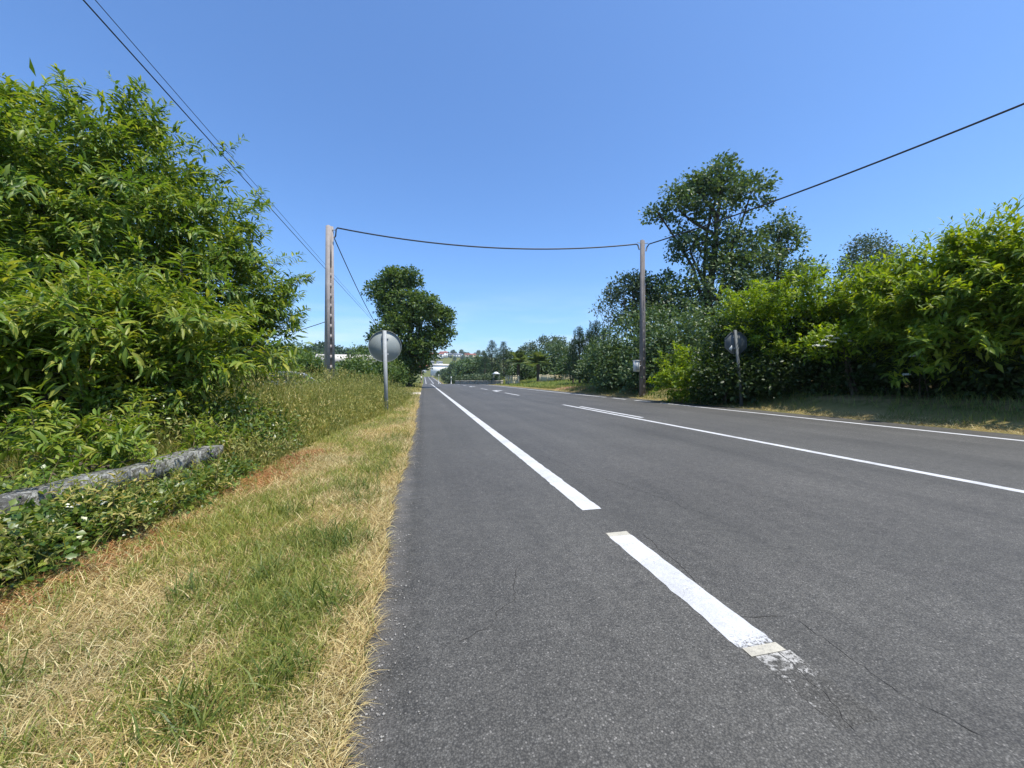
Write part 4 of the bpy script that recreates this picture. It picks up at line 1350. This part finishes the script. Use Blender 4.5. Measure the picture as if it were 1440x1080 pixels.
for px, py in ((1148, 486), (1160, 479), (1166, 473), (1176, 476), (1172, 481), (1193, 480), (1186, 470), (1158, 487)):
    flower_head(at(px, py, 11.0), .075, er)
e2 = W([(1292, 505, 9.9, .22), (1300, 515, 9.9, .2)])
er2 = tree('elder_shrub', 'small elder sprig with three pale flower heads deep in the hedge shade', 'shrub', (e2[0][0] + .3, e2[0][1]), e2, 'clump', 'hedge_dark', 24, .02, leaf_l=.11, leaf_w=.05, m=9, size=.3, inner=0, subs=0, stems=2, twigs=1, trunk_name='stem', crown_name='foliage')
for px, py in ((1284, 501), (1296, 502), (1299, 513), (1275, 527)):
    flower_head(at(px, py, 9.6), .07, er2)

# ------------------------------------------------------------------ conifers, pines, eucalypts, palms
def conifer(label, x, y, h, r, leaf='conifer', group=None, spiky=False, n=420, name='conifer_tree', z0=None, low=.06):
    b = np.array([x, y, gz(x, y)])
    root = tag(empty(name, b), label, 'tree', group)
    t = low + (1 - low) * rng.random(n) ** (.85 if spiky else 1.15)
    lobes = 1 + .28 * np.sin(t * 40 + rng.random() * 6)
    R = r * np.clip((1 - t) ** (.75 if spiky else .8), 0.02, 1) * lobes * np.clip(t * 5, .45, 1)
    a = rng.random(n) * 6.283
    q = np.sqrt(.15 + .85 * rng.random(n)) * R
    P = b + np.stack([np.cos(a) * q, np.sin(a) * q, t * h - .12 * q], 1)
    D = unit(np.stack([np.cos(a), np.sin(a), np.full(n, 1.6 if spiky else .25)], 1))
    lv = Leaves()
    m = 9
    i = np.repeat(np.arange(n), m)
    g = rng.normal(size=(n * m, 3)) * np.array([1, 1, .8]) * .05 * h / 2
    d = unit(D[i] + .55 * rng.normal(size=(n * m, 3)))
    s = (.6 + .7 * rng.random(n * m)) * h / 9 * (1.1 - .6 * t[i])
    lv.add(*leaf_verts(P[i] + g, d, rng.normal(size=(n * m, 3)) + [0, 0, .8], .62 * s, .11 * s, T_DIA))
    if spiky:
        k = 26
        tp = b + np.stack([rng.normal(size=k) * r * .35, rng.normal(size=k) * r * .35, h * (.62 + .38 * rng.random(k))], 1)
        for j in range(14):
            lv.add(*leaf_verts(tp - [0, 0, .06 * j], unit(rng.normal(size=(k, 3)) * .5 + [0, 0, 1.2]), rng.normal(size=(k, 3)), np.full(k, .30), np.full(k, .05), T_DIA))
    lv.build('crown', M[leaf], root)
    mb = MB()
    mb.tube([b - [0, 0, .2], b + [0, 0, h * .5], b + [0, 0, h * .97]], [h * .022, h * .013, h * .003], 7)
    for _ in range(14):
        tt = .15 + .7 * rng.random(); aa = rng.random() * 6.283
        limb(mb, b + [0, 0, tt * h], b + [math.cos(aa) * r * (1 - tt) * .8, math.sin(aa) * r * (1 - tt) * .8, tt * h + .05 * h], h * .006, h * .002, 4, .1, 4)
    mb.v = [local(v, root) for v in mb.v]
    mb.build('trunk', M['bark'], root, True)
    return root


for k, (px, d, top, r, lb) in enumerate(((692, 92, 479, 3.6, 'left one of the two tall dark conifers beyond the garden'), (708, 95, 481, 3.2, 'right one of the two tall dark conifers beyond the garden'),
                                      (682, 88, 496, 2.4, 'shorter conifer on the left flank of the tall pair'), (719, 98, 494, 2.2, 'shorter conifer on the right flank of the tall pair'))):
    c = at(px, top, d)
    conifer(lb, c[0], c[1], c[2] - gz(c[0], c[1]), r, group='dark conifers beyond the garden')
for k, (px, d, top, r, lb) in enumerate(((806, 42, 478, 1.1, 'leftmost young pine before the right-hand bushes'), (815, 40, 462, 1.2, 'second young pine from the left, slightly taller'),
                                      (829, 39, 466, 1.2, 'middle young pine with a narrow top'), (838, 36, 453, 1.2, 'tallest young pine nearest the right pole'), (851, 34, 462, 1.1, 'young pine squeezed against the dark bushes'))):
    c = at(px, top, d)
    conifer(lb, c[0], c[1], c[2] - gz(c[0], c[1]), r, group='young pines right of the road', spiky=True, name='young_pine', n=260)
for k, (px, py, d, sz, lb) in enumerate(((712, 497, 128, 1.3, 'small round-topped eucalyptus at the left end of the far row'), (737, 494, 130, 1.5, 'round-topped eucalyptus above the palms'), (748, 488, 132, 1.7, 'eucalyptus with a ball-shaped top left of the tall pair in the row'),
                                       (765, 482, 130, 2.0, 'tall eucalyptus whose round top stands out in the far row'), (780, 481, 134, 1.9, 'tall eucalyptus right of centre in the far row'), (785, 482, 128, 1.8, 'eucalyptus close beside the tall one right of centre'), (795, 488, 132, 1.6, 'last eucalyptus of the far row beside the young pines'))):
    c = at(px, py, d)
    lum = [(*c, sz), (c[0] + sz * .5, c[1], c[2] - sz * 1.1, sz * .7), (c[0] - sz * .8, c[1], c[2] - sz * 1.4, sz * .7)]
    tree('eucalyptus_tree', lb, 'tree', (c[0], c[1]), lum, 'clump', 'eucalyptus', 46, .16, group='far eucalyptus row', leaf_l=.6, leaf_w=.3, m=12, size=1.1, inner=.3, subs=1)
c = at(1218, 350, 60)
tree('eucalyptus_tree', 'distant flat-topped eucalyptus peeping over the right hedge', 'tree', (c[0], c[1]), W([(1218, 352, 60, 2.4), (1202, 372, 60, 1.7), (1236, 362, 60, 1.6), (1225, 385, 60, 2.6), (1255, 365, 60, .9), (1198, 395, 60, 2.0)]),
     'clump', 'eucalyptus', 300, .35, leaf_l=.36, leaf_w=.2, m=13, size=1.1, inner=.3, subs=2)
for px, py, d, r, lb in ((752, 510, 72, 1.9, 'leafy tree behind the palms'), (772, 502, 78, 2.6, 'broad light green tree behind the garden wall'), (790, 503, 74, 2.4, 'rounded green tree at the right end of the garden wall'), (803, 518, 52, 1.2, 'bushy tree between the garden wall and the young pines'), (735, 520, 68, 1.2, 'low green tree left of the palms')):
    c = at(px, py, d)
    lum = [(*c, r), (c[0] + r * .8, c[1], c[2] - r * .6, r * .8), (c[0] - r * .8, c[1], c[2] - r * .7, r * .8), (c[0], c[1], c[2] - r * 1.2, r)]
    tree('broadleaf_tree', lb, 'tree', (c[0], c[1]), lum, 'clump', 'far_leaf', 200, .15, group='trees behind the garden wall', leaf_l=.36, leaf_w=.2, m=14, size=.9, inner=.4, subs=2)


def palm(label, px, py, d, fr, group):
    c = at(px, py, d)
    b = np.array([c[0], c[1], gz(c[0], c[1])])
    root = tag(empty('palm_tree', b), label, 'palm', group)
    mb = MB()
    mb.tube([b - [0, 0, .2], b + [0, 0, .3], c - [0, 0, .1]], [.32, .26, .24], 9)
    mb.v = [local(v, root) for v in mb.v]; mb.build('trunk', M['bark'], root, True)
    lv = Leaves()
    for k in range(20):
        a = k * 2.4; e = math.radians(12 + 76 * rng.random()); L = fr * (.75 + .4 * rng.random())
        t = np.linspace(.08, 1, 22)
        h = np.array([math.cos(a), math.sin(a), 0])
        P = c + h * (np.cos(e) * t * L)[:, None] + np.array([0, 0, 1.0]) * (np.sin(e) * t * L - .34 * L * t * t)[:, None]
        dr = np.gradient(P, axis=0); dr = unit(dr)
        sd = unit(np.cross(dr, [0, 0, 1.0]))
        for s in (-1, 1):
            ll = .55 * np.sin(np.clip(t * 2.6 + .3, 0, math.pi))[:, None][:, 0] * fr / 2.2 + .08
            lv.add(*leaf_verts(P, dr * .7 + sd * s + np.array([0, 0, -.15]), np.tile([0, 0, 1.0], (22, 1)), ll, ll * .22, T_DIA))
        lv.add(*leaf_verts(P[:-1], dr[:-1], np.tile([0, 0, 1.0], (21, 1)), np.full(21, L / 18), np.full(21, .05), T_DIA))
    lv.build('crown', M['palm'], root)


palm('left palm with arching fronds behind the garden wall', 729, 511, 58, 2.7, 'garden palms')
palm('right palm with arching fronds behind the garden wall', 757, 511, 56, 2.6, 'garden palms')

# ------------------------------------------------------------------ garden walls on the right
def rendered_wall(name, label, a, b, h, t, mat, panels=5):
    a, b = np.array(a[:2]), np.array(b[:2]); L = np.linalg.norm(b - a); rz = math.atan2(b[1] - a[1], b[0] - a[0])
    c = (a + b) / 2; z = min(gz(*a), gz(*b)) - .15
    root = tag(empty(name, (c[0], c[1], z), rz), label, 'wall')
    mb = MB(); mb.box((0, 0, h / 2), (L, t, h)); mb.build('wall_panel', M[mat], root)
    mb = MB(); mb.box((0, 0, h + .035), (L + .06, t + .10, .07)); mb.build('coping', M[mat], root)
    for k in range(panels + 1):
        mb = MB(); mb.box((-L / 2 + L * k / panels, 0, h / 2 + .06), (.28, t + .08, h + .12)); mb.build('pier', M[mat], root)
    return root


rendered_wall('garden_wall', 'cream rendered garden wall below the palms', at(760, 530, 54), at(803, 530, 50), 1.05, .18, 'cream_wall', 4)
a_, b_ = at(712, 530, 58), at(729, 530, 56)
c = (a_ + b_) / 2; rz = math.atan2(b_[1] - a_[1], b_[0] - a_[0]); L = np.linalg.norm((b_ - a_)[:2])
br = tag(empty('balustrade', (c[0], c[1], gz(c[0], c[1]) - .1), rz), 'cream garden balustrade with tall pillars left of the garden wall', 'balustrade')
for k in range(6):
    mb = MB(); x = -L / 2 + L * k / 5
    mb.box((x, 0, .62), (.2, .2, 1.24)); mb.box((x, 0, 1.28), (.28, .28, .08)); mb.box((x, 0, 1.37), (.16, .16, .10), top=(.2, .2)); mb.build('pillar', M['cream_wall'], br)
mb = MB(); mb.box((0, 0, .25), (L - .2, .14, .5)); mb.build('base_wall', M['cream_wall'], br)
mb = MB(); mb.box((0, 0, 1.0), (L - .24, .1, .09)); mb.build('rail', M['cream_wall'], br)
stone_wall('stone_wall', 'rough grey stone wall at the road bend beyond the arrows', [tuple(at(641, 536, 76)[:2]), tuple(at(668, 534, 68)[:2]), tuple(at(706, 531, 60)[:2])], .6, .4, 'masonry', step=1.4)
c0_, c1_ = at(645, 527, 77), at(700, 525, 61.5)
lum = [(*(c0_ + (c1_ - c0_) * t), .62 + .1 * rng.random()) for t in np.linspace(0, 1, 14)]
lum = [(x, y + .7, gz(x, y) + .75 + .3 * k / 14, r) for k, (x, y, z, r) in enumerate(lum)]
tree('clipped_hedge', 'grey-green clipped hedge along the top of the rough stone wall', 'hedge', (lum[6][0], lum[6][1]), lum, 'clump', 'eucalyptus', 330, .05, leaf_l=.26, leaf_w=.13, m=11, size=.5, inner=.3, subs=0, stems=3, twigs=1, trunk_name='stem', crown_name='foliage')
c = at(697.5, 526, 62)
ur = tag(empty('garden_canopy', (c[0], c[1], gz(c[0], c[1]))), 'small white canopy on thin legs beside the balustrade', 'canopy')
h_ = c[2] - gz(c[0], c[1])
for sx_ in (-1, 1):
    for sy_ in (-1, 1):
        mb = MB(); mb.box((sx_ * .42, sy_ * .42, h_ / 2), (.05, .05, h_)); mb.build('leg', M['galv'], ur)
mb = MB(); mb.box((0, 0, h_ + .03), (1.0, 1.0, .1)); mb.box((0, 0, h_ + .21), (1.0, 1.0, .26), top=(.25, .25)); mb.build('cover', M['canvas'], ur)

for px, py, d, lb in ((617, 528, 108, 'white roadside marker post further away beyond the crest'), (634.5, 531, 92, 'white roadside marker post nearest the stone wall')):
    c = at(px, py, d)
    z = gz(c[0], c[1])
    r_ = tag(empty('marker_post', (c[0], c[1], z)), lb, 'marker post', 'roadside marker posts')
    hh_ = max(c[2] - z, .7)
    mb = MB(); mb.tube([(0, 0, -.2), (0, 0, hh_)], .07, 8); mb.build('post', M['canvas'], r_)
    mb = MB(); mb.tube([(0, 0, hh_ + .002), (0, 0, hh_ + .16), (0, 0, hh_ + .3)], [.13, .15, .1], 10); mb.build('cap', M['canvas'], r_)

# wooden post and sign by the left edge near the crest
for px, d, top, lb in ((592.5, 66, 507, 'thin brown wooden post by the left road edge near the crest'), ):
    c = at(px, top, d); z = gz(c[0], c[1])
    r_ = tag(empty('wooden_post', (c[0], c[1], z)), lb, 'post')
    mb = MB(); mb.tube([(0, 0, -.3), (0, 0, (c[2] - z) / 2), (.05, 0, c[2] - z)], [.11, .10, .085], 8); mb.build('shaft', M['wood'], r_, True)
    mb = MB(); mb.box((0, -.12, 1.1), (.22, .03, .5)); mb.build('notice', M['box_grey'], r_)

# ------------------------------------------------------------------ buildings
def house(name, label, x, y, w, dp, h, rz, wall, roof, rh, cat='house', group=None, wins=4, z=None, chim=True):
    z0 = gz(x, y) - .6 if z is None else z
    root = tag(empty(name, (x, y, z0), rz), label, cat, group)
    mb = MB(); mb.box((0, 0, (h + .6) / 2), (w, dp, h + .6)); mb.build('wall', M[wall], root)
    H0 = h + .6
    ov = .5
    mb = MB()
    V = [(-w / 2 - ov, -dp / 2 - ov, H0 + .01), (w / 2 + ov, -dp / 2 - ov, H0 + .01), (w / 2 + ov, dp / 2 + ov, H0 + .01), (-w / 2 - ov, dp / 2 + ov, H0 + .01),
         (-w / 2 - ov, 0, H0 + rh), (w / 2 + ov, 0, H0 + rh)]
    mb.add(V, T=[(0, 4, 3), (1, 2, 5)], Q=[(0, 1, 5, 4), (3, 4, 5, 2), (0, 3, 2, 1)])
    rf = mb.build('roof', M[roof], root)
    if chim:
        mb = MB(); mb.box((w * .25, dp * .18, H0 + rh * .9), (w * .05 + .3, .6, 1.6)); mb.build('chimney', M['grey_wall'], rf)
    rows = max(1, int(h // 3))
    for rr in range(rows):
        for k in range(wins):
            mb = MB(); mb.box((-w / 2 + w * (k + .5) / wins, -dp / 2 - .02, .6 + (rr + .55) * h / rows), (w / wins * .38, .06, h / rows * .45)); mb.build('window', M['window'], root)
    return root


c = at(488, 505, 60)
house('farm_building', 'low farm building with a pale roof behind the left pole', c[0], c[1], 7.6, 5.5, 3.7, .12, 'white_wall', 'roof_pale', 1.25, 'building', chim=False, wins=3)
hs = [(614, 775, 27, 8, 'white_wall', 'roof_red', 'wide white village house under a red tiled roof, left on the hilltop'),
      (624, 785, 16, 10, 'white_wall', 'roof_red', 'tall white village house beside the wide red-roofed one'),
      (631, 800, 13, 5, 'grey_wall', 'roof_grey', 'grey village house with a slate roof left of the hilltop trees'),
      (643, 800, 16, 5.5, 'white_wall', 'roof_grey', 'pale village house with a wide slate roof in the middle of the hilltop'),
      (652, 770, 11, 5, 'cream_wall', 'roof_grey', 'cream village house right of the middle of the hilltop'),
      (661, 800, 22, 7, 'cream_wall', 'roof_red', 'red-roofed village house furthest right on the hilltop'),
      (599, 620, 11, 6.5, 'cream_wall', 'roof_red', 'cream village house with a red roof above the road end'),
      (593, 600, 10, 6, 'grey_wall', 'roof_red', 'grey village house with a red roof partly behind the roadside tree'),
      (606, 690, 10, 6, 'grey_wall', 'roof_grey', 'small grey village house below the wide red-roofed one'),
      (618, 700, 10, 5, 'white_wall', 'roof_grey', 'small white village house halfway up the hill')]
for px, d, w, h, wm, rm, lb in hs:
    c = at(px, 510, d)
    house('village_house', lb, c[0], c[1], w, w * .7, h, .15 * rng.normal(), wm, rm, 2.6, 'house', 'houses of the hilltop village', wins=3)
c = at(619, 515, 430)
house('white_hall', 'long white hall standing above the far stretch of road', c[0], c[1], 20, 12, 10.5, .1, 'white_wall', 'roof_pale', 2.0, 'building', wins=0, chim=False)
c = at(596.5, 525, 545)
house('white_cottage', 'small white cottage at the far end of the road', c[0], c[1], 5.5, 6, 5, 0, 'white_wall', 'roof_red', 2.0, 'house', wins=2)

# ------------------------------------------------------------------ far trees
def proto_tree(name, lab, leaf, r, h, n, grp):
    lum = [(0, 0, h - r, r), (r * .55, .2, h - r * 1.5, r * .75), (-r * .6, -.1, h - r * 1.6, r * .75), (0, -.3, h * .42, r * .8)]
    return tree(name, lab, 'tree', (0, 0, 0), lum, 'clump', leaf, n, .22, group=grp, leaf_l=r * .3, leaf_w=r * .17, m=10, size=r * .42, inner=.35, subs=2, twigs=1)


hl = 'dark round tree on the slope between the road and the village'
pr = [proto_tree('hillside_tree', hl, 'far_leaf', 2.7, 7.0, 120, 'trees on the far slope'), proto_tree('hillside_tree', hl, 'oak', 3.0, 8.5, 120, 'trees on the far slope'), proto_tree('hillside_tree', hl, 'far_leaf', 2.3, 5.0, 110, 'trees on the far slope')]
spots = []
for d0, d1, k, p0, p1 in ((120, 200, 16, 640, 690), (185, 330, 30, 606, 690), (330, 560, 22, 612, 690), (560, 830, 26, 600, 690)):
    for _ in range(k):
        d = d0 + (d1 - d0) * rng.random(); px = p0 + (p1 - p0) * rng.random()
        c = at(px, 520, d)
        if c[0] < 14 and c[1] < 560: continue
        spots.append((c[0], c[1]))
for px, d in ((617, 392), (622, 380), (627, 372), (633, 360), (639, 340), (647, 330), (631, 430), (655, 300), (613, 440)):
    c = at(px, 520, d); spots.append((c[0], c[1], .72))
used = [False] * 3
for x, y, *ss in spots:
    k = int(rng.integers(3)); s = ss[0] if ss else .75 + .5 * rng.random()
    if not used[k]:
        used[k] = True; o = pr[k]; o.location = (x, y, gz(x, y) - .1); o.scale = (s, s, s)
    else:
        copy_thing(pr[k], (x, y, gz(x, y) - .1), rng.random() * 6.28, s)
# trees on the hilltop skyline
hl2 = 'tree on the skyline among the village roofs'
for px, d in ((604, 830), (626, 850), (637, 845), (640, 850), (649, 850), (654, 850), (668, 860), (673, 850), (680, 860), (690, 850)):
    c = at(px, 505, d)
    o = copy_thing(pr[int(rng.integers(3))], (c[0], c[1], gz(c[0], c[1]) - .1), rng.random() * 6.28, 1.3 + .4 * rng.random(), hl2)
    o['group'] = 'trees on the village skyline'
# far wood on the left, read as one mass
lv = Leaves()
lum = []
for px in np.arange(330, 562, 5.0):
    for row in (0, 1):
        d = 185 + 30 * row + rng.normal() * 6
        c = at(px + rng.normal() * 2, 500, d)
        g = gz(c[0], c[1])
        hh_ = 1 + (532 - (489 + 4 * math.sin(px * .08) + rng.normal() * 2.2)) / F * d - g
        r_ = 2.6 + rng.random() * 1.4
        for zz in np.arange(r_, max(hh_ - r_, r_ + .1), r_ * 1.1): lum.append((c[0], c[1], g + zz, r_))
        lum.append((c[0], c[1], g + max(hh_ - r_, 1), r_))
P, D = shell_points(lum, 5200, lo=.7, deep=.75, low=-.3)
clumps(lv, P, D, 9, 1.3, 1.1, .6, T_DIA)
tag(lv.build('far_wood', M['conifer']), kind='stuff')

# ------------------------------------------------------------------ parked car behind the left bank
c = at(417, 530, 21)
cr = tag(empty('parked_car', (c[0], c[1], gz(c[0], c[1])), math.radians(12)), 'grey car parked beyond the tall grass, only its roof showing', 'car')
prof = np.array([(-2.05, .35), (2.0, .35), (2.08, .6), (1.95, .82), (1.05, .95), (.42, 1.36), (-.1, 1.46), (-1.0, 1.44), (-1.65, 1.0), (-2.05, .92), (-2.1, .6)])
mb = MB(); mb.poly_prism(prof, (0, -.84, 0), (1, 0, 0), (0, 0, 1), np.array([0, 1, 0]), 1.68)
body = mb.build('body', M['car_paint'], cr)
bv = body.modifiers.new('bevel', 'BEVEL'); bv.width = .06; bv.segments = 3; bv.limit_method = 'ANGLE'
for s in (-1, 1):
    mb = MB(); mb.poly_prism(np.array([(.85, .97), (.36, 1.30), (-.28, 1.38), (-.28, .97)]), (0, s * .845, 0), (1, 0, 0), (0, 0, 1), np.array([0, s, 0]), .012); mb.build('window', M['glass'], cr)
    mb = MB(); mb.poly_prism(np.array([(-.36, .97), (-.36, 1.38), (-.98, 1.36), (-1.45, 1.0)]), (0, s * .845, 0), (1, 0, 0), (0, 0, 1), np.array([0, s, 0]), .012); mb.build('window', M['glass'], cr)
    for x in (-1.3, 1.3):
        mb = MB(); mb.tube([(x, s * .66, .31), (x, s * .87, .31)], .31, 20); wh_ = mb.build('wheel', M['tyre'], cr)
        mb = MB(); mb.tube([(x, s * .872, .31), (x, s * .885, .31)], .19, 16); mb.build('rim', M['galv'], wh_)
mb = MB(); mb.poly_prism(np.array([(-.62, 0), (.62, 0), (.55, .52), (-.55, .52)]), (1.08, 0, .97), (0, 1, 0), (-.82, 0, .56), np.array([.56, 0, .82]), .012); mb.build('windscreen', M['glass'], cr)

# ------------------------------------------------------------------ the air
hz_m = bpy.data.materials.new('haze_air')
hz_m.use_nodes = True
hn, hl_ = hz_m.node_tree.nodes, hz_m.node_tree.links
hn.clear()
ho = hn.new('ShaderNodeOutputMaterial')
hv = hn.new('ShaderNodeVolumePrincipled')
hv.inputs['Color'].default_value = (0.80, 0.90, 1.0, 1)
hv.inputs['Density'].default_value = 0.00016
hv.inputs['Anisotropy'].default_value = 0.2
hl_.new(hv.outputs['Volume'], ho.inputs['Volume'])
top_ = 78.0
mb = MB(); mb.box((0, 1060, (top_ - 6) / 2), (3230, 2330, top_ + 6))
tag(mb.build('haze', hz_m), kind='stuff')
